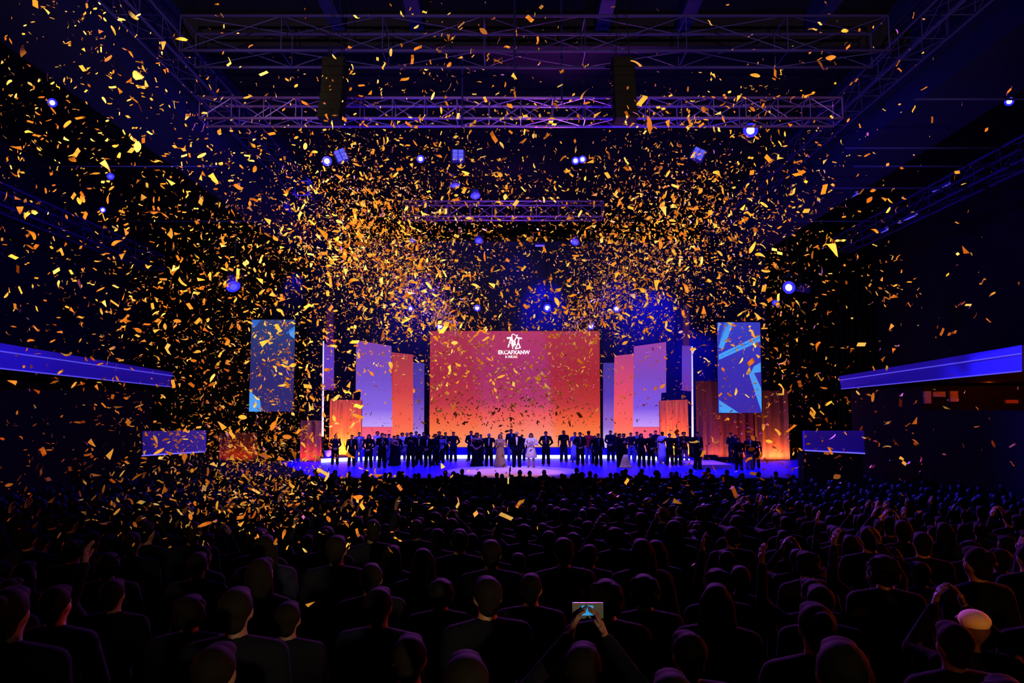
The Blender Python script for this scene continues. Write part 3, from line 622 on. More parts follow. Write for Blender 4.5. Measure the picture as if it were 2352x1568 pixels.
def torso(bm, g, fem):
    # stacked ellipsoids of chest, waist and pelvis grown by g
    sh = 0.0 if not fem else -0.02
    for z, rx, ry, rz in ((1.34, .175 + sh, .115, .17), (1.20, .155 + sh, .110, .17), (1.05, .145 + sh * .5, .105, .16), (.93, .165 - sh * .3, .115, .13)):
        sph(bm, (0, .01, z), (rx + g, ry + g, rz + g), 14)
    for s in (-1, 1):
        cap(bm, (s * .06, .015, 1.46), (s * (.195 + sh), .01, 1.425), .055 + g, .062 + g, 10)
        if fem: sph(bm, (s * .075, -.085, 1.30), (.07 + g * .5, .06 + g * .5, .07), 10)
def legs(bm, g, z_end, stride=0.03, flare=0.0):
    for s in (-1, 1):
        hip = V(s * .09, .01, .90); kn = V(s * .105, -.01, .50); an = V(s * (.115 + stride * .4), .02, .09)
        if z_end > .5:
            k = (.90 - z_end) / .40; cap(bm, hip, hip.lerp(kn, k), .092 + g, .075 + g, 10)
        else:
            cap(bm, hip, kn, .092 + g, .062 + g, 10); k = min(1, (.50 - z_end) / .41)
            cap(bm, kn, kn.lerp(an, k), .062 + g, .046 + g + flare, 10)
            if not g: cap(bm, kn + V(0, .012, -.1), kn + V(0, .012, -.16), .056, .05, 10)
def build_body(pose, fem, vox):
    bm = bmesh.new(); fg = bmesh.new()
    torso(bm, 0, fem); legs(bm, 0, .09)
    cap(bm, (0, .015, 1.43), (0, 0, 1.56), .058 if fem else .066, .056, 10)
    # head: skull, jaw, brow, nose, ears, lips
    sph(bm, (0, .012, 1.655), (.076, .094, .095), 16); sph(bm, (0, -.030, 1.600), (.056, .060, .062), 12); sph(bm, (0, -.052, 1.565), (.030, .030, .024), 10)
    cap(bm, (0, -.088, 1.645), (0, -.108, 1.612), .010, .015, 8); cap(bm, (-.022, -.078, 1.583), (.022, -.078, 1.583), .010, .010, 8)
    for s in (-1, 1):
        sph(bm, (s * .030, -.070, 1.672), (.024, .018, .010), 8); sph(bm, (s * .080, .012, 1.64), (.012, .02, .032), 8); sph(bm, (s * .045, -.058, 1.62), (.02, .02, .02), 8)
    for s, (sh, el, wr, hd) in zip((-1, 1), arms_of(pose)):
        cap(bm, sh, el, .052 if not fem else .042, .040 if not fem else .034, 10); cap(bm, el, wr, .040 if not fem else .034, .027, 10); hand(bm, fg, wr, hd, s)
    for s in (-1, 1):
        cap(bm, (s * .125, .03, .06), (s * .14, -.12, .035), .038, .030, 8)
    me = remesh(bm, vox)
    for s in (-1, 1): sph(fg, (s * .031, -.078, 1.652), .011, 8)
    me2 = bpy.data.meshes.new('t'); fg.to_mesh(me2); fg.free()
    b = bmesh.new(); b.from_mesh(me); b.from_mesh(me2); b.to_mesh(me); b.free(); bpy.data.meshes.remove(me2)
    me.polygons.foreach_set('use_smooth', [True] * len(me.polygons)); return me
def build_top(pose, fem, vox, sleeve, tail, g=.022):
    bm = bmesh.new(); torso(bm, g, fem); cap(bm, (0, .02, 1.43), (0, .015, 1.49), .075, .064, 10)
    for s, (sh, el, wr, hd) in zip((-1, 1), arms_of(pose)):
        if sleeve > 0.5: cap(bm, sh, el, .066, .052, 10); cap(bm, el, el.lerp(wr, .95), .052, .040, 10)
        elif sleeve > 0: cap(bm, sh, sh.lerp(el, .6), .066, .060, 10)
    if tail: cone(bm, (0, .01, .95), (0, .01, .80), .185, .19, 16)
    me = remesh(bm, vox); me.polygons.foreach_set('use_smooth', [True] * len(me.polygons)); 
    return me
def build_trousers(fem, vox):
    bm = bmesh.new(); sph(bm, (0, .01, .93), (.178, .128, .14), 14); legs(bm, .024, .07, flare=.012)
    me = remesh(bm, vox); me.polygons.foreach_set('use_smooth', [True] * len(me.polygons)); return me
def loft(prof, n=24, wave=0.0, nw=9):
    bm = bmesh.new(); rings = []
    for z, rx, ry, cy_ in prof:
        k = wave * max(0, (1.0 - z)) 
        rings.append([bm.verts.new((rx * (1 + k * math.sin(nw * 2 * PI * i / n)) * math.cos(2 * PI * i / n), cy_ + ry * (1 + k * math.sin(nw * 2 * PI * i / n)) * math.sin(2 * PI * i / n), z)) for i in range(n)])
    for a, b in zip(rings, rings[1:]):
        for i in range(n): bm.faces.new((a[i], a[(i + 1) % n], b[(i + 1) % n], b[i]))
    bm.faces.new(rings[0]); bm.faces.new(rings[-1][::-1])
    bmesh.ops.recalc_face_normals(bm, faces=bm.faces)
    me = bpy.data.meshes.new('skirt'); bm.to_mesh(me); bm.free(); me.polygons.foreach_set('use_smooth', [True] * len(me.polygons)); return me
_mesh = {}
def cached(key, fn):
    if key not in _mesh: _mesh[key] = fn()
    return _mesh[key]
def hair_mesh(kind):
    bm = bmesh.new()
    if kind == 'bald': sph(bm, (0, .045, 1.64), (.079, .075, .06), 14)
    elif kind == 'cap':
        sph(bm, (0, .012, 1.70), (.088, .105, .062), 16); cap(bm, (-.05, -.10, 1.685), (.05, -.10, 1.685), .02, .02, 8)
    else:
        sph(bm, (0, .028, 1.675), (.088, .096, .088), 16); sph(bm, (0, .058, 1.605), (.062, .052, .062), 12); sph(bm, (0, -.03, 1.725), (.066, .066, .036), 12)
    if kind == 'long':
        for s in (-1, 0, 1): cap(bm, (s * .055, .06 - .02 * abs(s), 1.66), (s * .085, .075 - .04 * abs(s), 1.42), .05, .045, 10)
    if kind == 'curly':
        for k in range(16):
            a = k * 2.4; sph(bm, (.07 * math.cos(a), .035 + .07 * math.sin(a) * .8, 1.60 + .13 * (k / 16)), .042, 8)
    if kind == 'bun': sph(bm, (0, .11, 1.70), .05, 10)
    me = remesh(bm, .013, 2); me.polygons.foreach_set('use_smooth', [True] * len(me.polygons)); return me
def part(name, me, m, parent):
    key = (me.name, m.name)
    o = bpy.data.objects.new(name, me); C.objects.link(o); o.parent = parent
    if not me.materials: me.materials.append(None)
    o.material_slots[0].link = 'OBJECT'; o.material_slots[0].material = m
    return o
def shoe_mesh(s, heel):
    bm = bmesh.new(); cap(bm, (s * .125, .04, .045), (s * .143, -.13, .035), .048, .040, 10); cone(bm, (s * .125, .03, .05), (s * .125, .03, .11), .05, .052, 10)
    me = remesh(bm, .014, 2)
    for v in me.vertices: v.co.z = max(v.co.z, 0.0)
    return me
def person(loc, h, rot, typ, pose, cols, hair, label, group, vox=.014, fem=None, skin='skin', shoes='shoe', hairm='hair', wide=1.0):
    fem = typ in ('gown', 'dress', 'skirt', 'blouse') if fem is None else fem
    body = cached(('b', pose, fem, vox), lambda: build_body(pose, fem, vox))
    o = bpy.data.objects.new('person', body); C.objects.link(o)
    if not body.materials: body.materials.append(None)
    o.material_slots[0].link = 'OBJECT'; o.material_slots[0].material = M[skin]
    o.location = loc; o.rotation_euler = (0, 0, rot); k = h / 1.76; o.scale = (k * wide, k * wide, k)
    tag(o, label, 'person', group)
    top, bot = cols
    if typ in ('suit',):
        part('jacket', cached(('j', pose, fem, vox), lambda: build_top(pose, fem, vox * 1.15, 1, True)), M[top], o)
        part('trousers', cached(('t', fem, vox), lambda: build_trousers(fem, vox * 1.15)), M[bot], o)
    elif typ in ('shirt', 'blouse', 'tee'):
        sl = .4 if typ == 'tee' else 1
        part('shirt', cached(('s', pose, fem, vox, sl), lambda: build_top(pose, fem, vox * 1.15, sl, False, .018)), M[top], o)
        part('trousers', cached(('t', fem, vox), lambda: build_trousers(fem, vox * 1.15)), M[bot], o)
    elif typ == 'gown':
        part('gown', cached('gown', lambda: loft([(.03, .30, .24, .03), (.2, .26, .21, .02), (.5, .215, .165, .02), (.88, .195, .145, .01), (1.06, .165, .128, 0), (1.22, .175, .135, 0), (1.33, .18, .155, -.01), (1.385, .165, .12, 0)], 36, .12, 9)), M[top], o)
    elif typ == 'dress':
        part('dress', cached(('dr', pose), lambda: build_top(pose, True, vox * 1.15, 1, False, .02)), M[top], o)
        part('skirt', cached('shortskirt', lambda: loft([(.52, .24, .19, .01), (.66, .25, .20, .01), (.80, .215, .17, .01), (1.00, .175, .135, .01), (1.05, .16, .12, .01)], 36, .25, 9)), M[bot], o)
    elif typ == 'skirt':
        part('blouse', cached(('s', pose, True, vox, 1), lambda: build_top(pose, True, vox * 1.15, 1, False, .018)), M[top], o)
        part('skirt', cached('longskirt', lambda: loft([(.10, .26, .21, .02), (.5, .21, .17, .02), (.88, .195, .145, .01), (1.05, .16, .12, .01)], 36, .12, 9)), M[bot], o)
    if typ not in ('gown',):
        for s in (-1, 1): part('shoe', cached(('sh', s), lambda: shoe_mesh(s, 0)), M[shoes], o)
    part('hair' if hair != 'cap' else 'cap', cached(('h', hair), lambda: hair_mesh(hair)), M[hairm], o)
    return o
def shirt_front(o, m='white', narrow=1.0):
    bm = bmesh.new(); y = -.152; w_ = .055 * narrow
    pts = [(-w_, y + .035, 1.48), (w_, y + .035, 1.48), (w_ * .9, y, 1.36), (w_ * .35, y - .0, 1.10), (-w_ * .35, y, 1.10), (-w_ * .9, y, 1.36)]
    a = [bm.verts.new(p) for p in pts]; b = [bm.verts.new((p[0], p[1] + .05, p[2])) for p in pts]; bm.faces.new(a); bm.faces.new(b[::-1])
    for i in range(6): bm.faces.new((a[i], a[(i + 1) % 6], b[(i + 1) % 6], b[i]))
    q = link('shirt_front', bm, M[m], o); return q
def stage_person(x, top, feet, typ, pose, cols, hair, label, rot=0.0, **kw):
    front = kw.pop('front', None); nar = kw.pop('nar', 1.0)
    g = G(x, feet, STAGE); d = g.y; h = P(x, top, d).z - STAGE; h = min(1.95, max(1.5, h))
    if d > 43.3: g = Vector(((x - 1176) / F * 43.2, 43.2, STAGE))
    o = person(g, h, rot, typ, pose, cols, hair, label, 'people standing on the stage', wide=1.1, **kw)
    if front: shirt_front(o, front, nar)
    return o
B = ('black', 'black')
SP = [
 (769, 997, 1068, 'suit', 'clasp', ('navy', 'black'), 'short', 'person in dark suit, first from the left on stage beside the wood panel', .3, {}),
 (807, 998, 1071, 'suit', 'side', B, 'short', 'broad person in black suit with open collar before the left wood panel', 0, dict(front='grey', nar=.6)),
 (824, 992, 1062, 'suit', 'clasp', ('grey', 'jeans'), 'short', 'person in grey jacket and white shirt between wood and pink panels', .2, dict(front='pale')),
 (846, 997, 1075, 'suit', 'clasp', B, 'long', 'person in black with long dark hair before the left pink panel', 0, dict(fem=True)),
 (866, 990, 1060, 'blouse', 'side', ('pale', 'grey'), 'curly', 'curly-haired person in pale blue blouse behind the left front line', .3, {}),
 (877, 994, 1075, 'suit', 'clap', B, 'short', 'person in black clapping, pale cuff showing, left side of stage', .3, dict(front='grey', nar=.5)),
 (884, 1000, 1058, 'blouse', 'clasp', ('white', 'navy'), 'bun', 'small person in white collar half hidden behind the left group', 0, {}),
 (892, 996, 1061, 'skirt', 'clasp', ('bluec', 'bluec'), 'bun', 'person in blue-grey blouse and long skirt before the left orange panel', -.4, {}),
 (904, 1000, 1070, 'gown', 'clap', B, 'bun', 'person in fitted dark gown left of the white-sleeved person', -.2, {}),
 (912, 998, 1068, 'suit', 'side', ('navy', 'navy'), 'short', 'person in navy leaning beside the fitted dark gown', -.3, {}),
 (923, 993, 1061, 'dress', 'clasp', ('white', 'grey'), 'curly', 'person in white long sleeves and short skirt on the left', .2, dict(shoes='shoe_w')),
 (934, 993, 1058, 'shirt', 'side', ('grey', 'grey'), 'curly', 'ginger-haired person behind the white-sleeved person', 0, dict(hairm='hair_g')),
 (943, 992, 1074, 'suit', 'clap', B, 'short', 'tall person in long black coat with hands at the chest on the left', .1, {}),
 (955, 990, 1058, 'shirt', 'side', ('bluec', 'navy'), 'short', 'person in blue shirt before the left lavender panel', 0, {}),
 (962, 996, 1069, 'suit', 'side', B, 'short', 'person in black with a cream scarf hanging down the front', .1, dict(front='cream', nar=.6)),
 (972, 992, 1060, 'suit', 'side', ('navy', 'black'), 'short', 'person in dark suit at the left edge of the main screen', -.3, {}),
 (983, 997, 1072, 'suit', 'clasp', B, 'short', 'person in black suit and pale lapel at the screen left corner', -.3, dict(front='pale', nar=.5)),
 (1000, 996, 1069, 'suit', 'side', B, 'curly', 'curly-haired person in black turning right near the screen corner', .9, dict(fem=True)),
 (1008, 990, 1058, 'suit', 'side', B, 'curly', 'dark-haired person half hidden behind the curly-haired one', 0, {}),
 (1013, 1002, 1064, 'blouse', 'point', ('grey', 'black'), 'long', 'person reaching one bare arm forward left of centre', 0, {}),
 (1023, 992, 1057, 'suit', 'clap', B, 'short', 'person in dark jacket with hand at chest left of centre', .3, dict(front='grey', nar=.5)),
 (1041, 991, 1061, 'suit', 'behind', ('navy', 'navy'), 'short', 'person in navy standing apart with hands behind the back', 0, {}),
 (1082, 989, 1061, 'suit', 'clasp', ('navy', 'navy'), 'short', 'person in navy waistcoat with white sleeves and pale shoes', .2, dict(shoes='shoe_w', front='white', nar=.7)),
 (1095, 993, 1072, 'gown', 'clasp', B, 'curly', 'person in long black gown with pale arms left of the bronze gown', 0, {}),
 (1104, 997, 1060, 'suit', 'side', B, 'short', 'dark person half hidden behind the long black gown', -.2, {}),
 (1123, 994, 1073, 'suit', 'pocket', B, 'bald', 'bald person in black suit with white shirt, hands in pockets', 0, dict(front='white', nar=.6)),
 (1149, 996, 1075, 'gown', 'clap', ('gold', 'gold'), 'long', 'long-haired person in strapless bronze gown at centre stage', .1, dict(hairm='hair_r')),
 (1174, 985, 1058, 'suit', 'side', ('navy', 'jeans'), 'short', 'tallest person in navy jacket and jeans behind the centre couple', .3, dict(front='pale', nar=.5)),
 (1187, 990, 1075, 'suit', 'side', B, 'bald', 'person in open black suit and white shirt left of the white dress', 0, dict(front='white', nar=.9)),
 (1199, 1000, 1061, 'suit', 'side', ('navy', 'navy'), 'short', 'dark person hidden behind the white-shirted person at centre', 0, dict(shoes='shoe_w')),
 (1220, 994, 1075, 'dress', 'clap', ('white', 'white'), 'long', 'person in short white dress with long auburn hair at centre front', 0, dict(hairm='hair_r')),
 (1254, 990, 1068, 'suit', 'behind', B, 'short', 'person in black suit and bow tie standing alone right of centre', 0, dict(front='pale', nar=.4)),
 (1295, 988, 1061, 'tee', 'side', ('black', 'navy'), 'short', 'slim person in black short-sleeved shirt before the orange screen', 0, dict(skin='skin_b')),
 (1321, 992, 1061, 'skirt', 'side', ('bluec', 'pale'), 'short', 'person in violet blouse and pale skirt behind the black suit', 0, {}),
 (1333, 992, 1069, 'suit', 'clasp', B, 'short', 'person in black suit and tie beside the red jumper', 0, dict(front='grey', nar=.5)),
 (1353, 989, 1064, 'shirt', 'side', ('red', 'jeans'), 'short', 'person in bright red jumper and blue jeans', 2.6, dict(shoes='shoe_w')),
 (1367, 1004, 1066, 'blouse', 'side', ('black', 'black'), 'long', 'short dark person right of the red jumper', 0, {}),
 (1375, 995, 1071, 'suit', 'side', B, 'short', 'person in long black suit at the right edge of the main screen', .1, dict(front='grey', nar=.4)),
 (1403, 988, 1060, 'suit', 'clasp', ('navy', 'navy'), 'short', 'person in navy with head above the group at the right lavender panel', -.2, {}),
 (1414, 994, 1056, 'blouse', 'side', ('black', 'black'), 'bun', 'small person peeking out before the coral panel', 0, {}),
 (1424, 995, 1073, 'suit', 'clap', B, 'short', 'left one of two people hugging, above the cream train', .9, {}),
 (1433, 995, 1071, 'suit', 'fold', ('navy', 'black'), 'short', 'right one of two people hugging, above the cream train', -.9, {}),
 (1450, 993, 1060, 'shirt', 'clasp', ('navy', 'jeans'), 'short', 'person in dark top and blue jeans at the right coral panel', 0, {}),
 (1464, 991, 1058, 'blouse', 'side', ('grey', 'bluec'), 'short', 'person in patterned pale top behind the long-haired one', 0, {}),
 (1474, 995, 1072, 'suit', 'side', B, 'long', 'person with shoulder-length hair in black suit on the right', .2, dict(fem=True)),
 (1496, 995, 1070, 'suit', 'clasp', B, 'short', 'person in black holding hands together before the right pink panel', .1, {}),
 (1507, 988, 1060, 'suit', 'side', ('navy', 'navy'), 'short', 'tall person in navy behind the pair at the right pink panel', -.2, {}),
 (1523, 991, 1064, 'skirt', 'side', ('pale', 'pale'), 'short', 'person in pale violet jacket and long pale skirt on the right', 2.5, {}),
 (1539, 995, 1070, 'suit', 'outboth', B, 'short', 'person in black with arms spread onto the neighbours', 0, {}),
 (1558, 995, 1069, 'suit', 'clasp', B, 'short', 'person in black with pale lapel before the right wood panel', .2, dict(front='grey', nar=.4)),
 (1572, 991, 1066, 'suit', 'fold', ('black', 'grey'), 'curly', 'person in black top and pale trousers beside the light pole', 0, {}),
 (1603, 991, 1078, 'suit', 'clasp', B, 'short', 'large person in black suit right of the right light pole', .5, dict(front='grey', nar=.4)),
 (1681, 993, 1062, 'shirt', 'clasp', ('navy', 'navy'), 'short', 'person in navy shirt, leftmost of the five at the far right', .4, {}),
 (1691, 998, 1066, 'suit', 'side', ('navy', 'black'), 'long', 'long-haired person second of the five at the far right', 0, dict(fem=True)),
 (1698, 1008, 1080, 'suit', 'clasp', B, 'short', 'stout person in black in front of the five at the far right', 0, {}),
 (1722, 1000, 1078, 'suit', 'side', ('navy', 'grey'), 'short', 'person in navy jacket and pale trousers before the orange drape', .3, dict(front='pale', nar=.3)),
 (1737, 1003, 1075, 'suit', 'side', B, 'short', 'rightmost person on stage, in black before the orange drape', -.2, {}),
]
for x, tp, ft, ty, po, co, ha, lb, ro, kw in SP: stage_person(x, tp, ft, ty, po, co, ha, lb, ro, **kw)
# cream gown train at the hugging pair
g = G(1437, 1074, STAGE); me = loft([(.012, .33, .20, 0), (.06, .27, .17, .01), (.22, .22, .15, .02), (.45, .16, .12, .03), (.64, .08, .07, .04)], 40, .12, 7)
me.materials.append(M['cream']); t = bpy.data.objects.new('gown_train', me); C.objects.link(t); t.location = g
tag(t, 'cream satin train spread on the stage below the hugging pair', 'cloth')

# ------------------------------------------------------------------ audience
NEARV = .016
POS = []      # (x, y, sized)
row = 0; y = 2.7
while y < 30.4:
    hw = 1176 / F * y * 1.03 + 0.4
    if y > 23: hw = min(hw, 16)
    n = int(2 * hw / .64)
    for i in range(n):
        x = -hw + (i + .5) * .64 + rnd.uniform(-.07, .07) + (.32 if row % 2 else 0)
        if abs(x) > 15.8: continue
        if abs(x) > 10.6 and y > 27.6: continue
        POS.append((x, y + rnd.uniform(-.12, .12)))
    row += 1; y += 0.92 if y < 14 else 1.05
# audience with raised arms, phones and hats that stand out
SPEC = [
 (500, 1480, 3.0, 'side', 'black', 'short', 'dark figure at the lower left lit red on the shoulder', {}),
 (545, 1350, 3.9, 'side', 'black', 'short', 'tall dark figure with faint violet rim in the lower left', {}),
 (262, 1330, 5.2, 'oneup', 'black', 'short', 'person on the left raising one arm lit faintly pink', {}),
 (1070, 1500, 2.8, 'clap', 'black', 'short', 'person with reddish hair top at the bottom centre', {}),
 (1340, 1478, 3.3, 'phone', 'black', 'short', 'person at bottom centre holding up a phone with cyan screen', {'phone': 1}),
 (1480, 1320, 5.0, 'side', 'black', 'curly', 'curly-haired person right of centre in the crowd', {}),
 (1700, 1300, 6.0, 'oneup', 'black', 'short', 'person raising a violet-lit forearm right of centre', {}),
 (1862, 1330, 5.4, 'oneup', 'black', 'bun', 'person raising a red-lit forearm left of the one with both arms up', {}),
 (2012, 1290, 6.0, 'up', 'black', 'short', 'person on the right with both arms raised high', {}),
 (2110, 1290, 6.6, 'phone', 'black', 'short', 'person on the right holding both hands up behind the raised arms', {}),
 (2235, 1400, 4.2, 'phone', 'black', 'short', 'person at the lower right in a pale cap holding up red-lit hands', {'cap': 1}),
 (60, 1290, 6.0, 'side', 'black', 'long', 'long-haired dark person at the far left edge of the crowd', {}),
 (1190, 1270, 7.5, 'oneup', 'black', 'short', 'person with one hand up in the middle of the crowd', {}),
]
for px, py, d, po, col, ha, lb, ex in SPEC:
    q = P(px, py, d); x = q.x
    POS = [p for p in POS if (p[0] - x) ** 2 + (p[1] - d) ** 2 > .52 ** 2]
    z = rake(d); h = max(1.55, min(1.9, q.z - z))
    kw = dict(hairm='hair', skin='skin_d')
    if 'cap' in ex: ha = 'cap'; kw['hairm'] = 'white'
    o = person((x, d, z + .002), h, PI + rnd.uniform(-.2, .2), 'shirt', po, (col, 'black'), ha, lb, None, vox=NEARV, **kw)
    if 'phone' in ex:
        f = o.matrix_basis @ Vector((0, -.42, 1.80)); f = Matrix.Translation(o.location) @ o.rotation_euler.to_matrix().to_4x4() @ Vector((0, -.42 * h / 1.76, 1.80 * h / 1.76))
        t = empty('phone', f, 'phone with glowing cyan screen held up at bottom centre', 'phone')
        child('phone_body', bx(f - Vector((.075, .0, .037)), f + Vector((.075, .009, .037))), M['phone'], t)
        child('phone_display', bx(f - Vector((.030, .002, .022)), f + Vector((.026, -.0005, .024))), M['screen_c'], t)
POS.sort(key=lambda p: p[1])
NIND = 235
poses = ['side', 'side', 'clap', 'clasp', 'side', 'phone', 'oneup', 'fold']
hairs = ['short', 'short', 'long', 'curly', 'bun', 'short']
for i, (x, y) in enumerate(POS[:NIND]):
    po = rnd.choice(poses if y > 7 else poses[:5]); ha = rnd.choice(hairs); sd = 'left' if x < -y * .2 else ('right' if x > y * .2 else 'middle')
    rw = 'nearest rows' if y < 7 else ('rows halfway to the stage' if y > 11 else 'rows behind the nearest ones')
    lb = {'short': 'short-haired', 'long': 'long-haired', 'curly': 'curly-haired', 'bun': 'bun-haired'}[ha] + ' dark silhouetted spectator seen from behind, %s of the crowd, %s' % (sd, rw)
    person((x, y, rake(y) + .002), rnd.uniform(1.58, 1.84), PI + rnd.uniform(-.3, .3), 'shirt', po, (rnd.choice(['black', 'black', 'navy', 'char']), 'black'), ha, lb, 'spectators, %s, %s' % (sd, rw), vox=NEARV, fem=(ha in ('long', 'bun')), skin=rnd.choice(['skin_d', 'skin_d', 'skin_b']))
# the remaining spectators, one mass up to the stage
def lowfig(pose, hair, fem):
    bm = bmesh.new(); torso(bm, .02, fem); legs(bm, .03, .09); cap(bm, (0, .015, 1.43), (0, 0, 1.56), .06, .056, 8)
    for s, (sh, el, wr, hd) in zip((-1, 1), arms_of(pose)): cap(bm, sh, el, .066, .052, 8); cap(bm, el, wr + hd.normalized() * .12, .048, .035, 8)
    me = remesh(bm, .05, 1); b = bmesh.new(); b.from_mesh(me)
    for f in b.faces: f.material_index = 0
    h = bmesh.new(); sph(h, (0, .012, 1.645), (.082, .10, .105), 12)
    if hair == 'long': cap(h, (0, .05, 1.66), (0, .07, 1.45), .08, .07, 8)
    if hair == 'curly': sph(h, (0, .03, 1.68), (.12, .12, .11), 12)
    hm = bpy.data.meshes.new('t'); 
    for f in h.faces: f.material_index = 1
    h.to_mesh(hm); h.free(); b.from_mesh(hm); bmesh.ops.triangulate(b, faces=b.faces)
    b.verts.ensure_lookup_table(); co = np.array([v.co[:] for v in b.verts], dtype=np.float32); fa = np.array([[v.index for v in f.verts] for f in b.faces], dtype=np.int32); mi = np.array([f.material_index for f in b.faces], dtype=np.int32)
    b.free(); return co, fa, mi
LF = [lowfig('side', 'short', False), lowfig('clap', 'short', False), lowfig('side', 'long', True), lowfig('oneup', 'short', False), lowfig('side', 'curly', True), lowfig('side', 'short', True)]
cos, fas, mis = [], [], []; off = 0
for x, y in POS[NIND:]:
    co, fa, mi = LF[rnd.choices(range(6), (5, 3, 3, .5, 2, 4))[0]]; k = rnd.uniform(.88, 1.03) if y < 26.5 else rnd.uniform(.93, 1.10); a = PI + rnd.uniform(-.4, .4)
    R = np.array([[math.cos(a), -math.sin(a), 0], [math.sin(a), math.cos(a), 0], [0, 0, 1]], dtype=np.float32)
    cos.append((co * k) @ R.T + np.array([x, y, rake(y) + .002], dtype=np.float32)); fas.append(fa + off); mis.append(mi); off += len(co)
def mass(name, co, fa, mi, mats, smooth=False):
    me = bpy.data.meshes.new(name); nf = len(fa); k = fa.shape[1]
    me.vertices.add(len(co)); me.vertices.foreach_set('co', co.astype(np.float32).ravel())
    me.loops.add(nf * k); me.loops.foreach_set('vertex_index', fa.astype(np.int32).ravel())
    me.polygons.add(nf); me.polygons.foreach_set('loop_start', np.arange(0, nf * k, k, dtype=np.int32)); me.polygons.foreach_set('loop_total', np.full(nf, k, dtype=np.int32))
    for m in mats: me.materials.append(m)
    me.polygons.foreach_set('material_index', mi.astype(np.int32))
    if smooth: me.polygons.foreach_set('use_smooth', [True] * nf)
    me.update(); me.validate(); o = bpy.data.objects.new(name, me); C.objects.link(o); return o
o = mass('crowd', np.concatenate(cos), np.concatenate(fas), np.concatenate(mis), [M['black'], mat('crowd_hair', (0.006, 0.005, 0.008), 0.6, spec=0.15)], True)
tag(o, 'dense dark crowd of spectators filling the floor up to the stage', 'crowd', kind='stuff')

# ------------------------------------------------------------------ confetti
def foil(name, col):
    return mat(name, col, 0.5, 0.0, spec=0.2)
CM = [foil('gold_foil', (0.95, 0.48, 0.07)), foil('deep_gold_foil', (0.66, 0.22, 0.02)), foil('pale_gold_foil', (1.0, 0.72, 0.20)), foil('copper_foil', (0.50, 0.15, 0.015))]
NS = 4
def shape(k, r):
    """one piece in unit size: 2 rows of NS+1 points"""
    u = np.linspace(-.5, .5, NS + 1); wv = np.full(NS + 1, .14); z = np.zeros(NS + 1)
    if k == 0: z = r * .5 * (u ** 2) * 2
    if k == 1: wv = np.full(NS + 1, .24); z = r * .3 * np.sin(u * 5)
    if k == 2: wv = .05 + .26 * (u + .5); z = r * .4 * u ** 2
    if k == 3: z = np.abs(u) * r * .9; wv = np.full(NS + 1, .14)
    if k == 4: wv = np.sqrt(np.maximum(.02, .25 - u ** 2)) * .55; z = r * .6 * u ** 2
    if k == 5: wv = np.full(NS + 1, .10); z = r * .35 * np.sin(u * 7)
    if k == 0: wv = wv * np.array([.55, 1, 1.1, .95, .5])[:NS + 1]
    sk = .10 * math.sin(17 * r + k)
    a = np.stack([u + sk, -wv, z], 1); b = np.stack([u - sk, wv, z + r * .12], 1)
    return np.concatenate([a, b])
FACES = np.array([[i, i + 1, i + NS + 2, i + NS + 1] for i in range(NS)], dtype=np.int32)
def rotm(q):
    w_, x, y, z = q
    return np.array([[1 - 2 * (y * y + z * z), 2 * (x * y - z * w_), 2 * (x * z + y * w_)], [2 * (x * y + z * w_), 1 - 2 * (x * x + z * z), 2 * (y * z - x * w_)], [2 * (x * z - y * w_), 2 * (y * z + x * w_), 1 - 2 * (x * x + y * y)]])
DENS = [
 [8, 10, 14, 8, 4, 2, 1, 1, 2, 3, 5, 5, 4, 2, .5, 1, 1, 1, 1, 1.5, 2, 1, .5, 0],
 [10, 12, 12, 14, 6, 2, 2, 3, 6, 12, 14, 8, 6, 3, 3, 3, 3, 4, 6, 5, 4, 3, .5, .5],
 [14, 14, 12, 12, 14, 6, 4, 6, 14, 18, 18, 20, 14, 8, 8, 16, 20, 20, 10, 6, 4, 2, 1, .5],
 [14, 14, 14, 12, 14, 16, 14, 30, 34, 34, 32, 34, 26, 20, 26, 34, 30, 26, 16, 10, 6, 3, 2, 1],
 [16, 16, 20, 20, 24, 30, 34, 60, 70, 60, 50, 44, 38, 34, 50, 60, 70, 40, 24, 14, 8, 3, 2, 1],
 [12, 14, 18, 26, 34, 40, 44, 90, 120, 90, 60, 50, 40, 50, 80, 100, 90, 50, 34, 16, 8, 3, 2, 1],
 [12, 14, 22, 34, 44, 44, 50, 90, 110, 150, 90, 50, 40, 60, 100, 90, 60, 44, 34, 16, 8, 5, 3, 2],
 [10, 14, 22, 36, 44, 40, 50, 60, 60, 90, 90, 50, 40, 80, 50, 45, 40, 44, 34, 14, 6, 3, 2, 1],
 [5, 8, 14, 30, 44, 50, 60, 50, 40, 30, 62, 62, 52, 48, 24, 16, 30, 26, 34, 14, 6, 2, 1, 0],
 [7, 10, 16, 26, 44, 50, 60, 50, 22, 28, 58, 58, 54, 46, 20, 14, 30, 26, 34, 16, 8, 4, 3, 2],
 [7, 12, 16, 22, 40, 60, 64, 44, 8, 5, 16, 20, 16, 10, 5, 6, 14, 18, 24, 14, 6, 4, 2, 2],
 [6, 10, 14, 16, 34, 50, 54, 34, 16, 10, 8, 6, 5, 6, 12, 10, 8, 8, 6, 4, 3, 2, 1, 1],
 [4, 5, 7, 9, 12, 18, 18, 12, 8, 4, 3, 3, 3, 3, 3, 2, 2, 2, 1, 1, 1, 0, 0, 0],
 [0, 0, 0, 0, .3, 0, 0, .6, .3, 0, 0, 0, .3, 0, 0, .3, .3, 0, 0, 0, 0, 0, 0, 0]]
DENS = np.array(DENS, dtype=float)
pieces = []     # (pos, size, pixelsize)
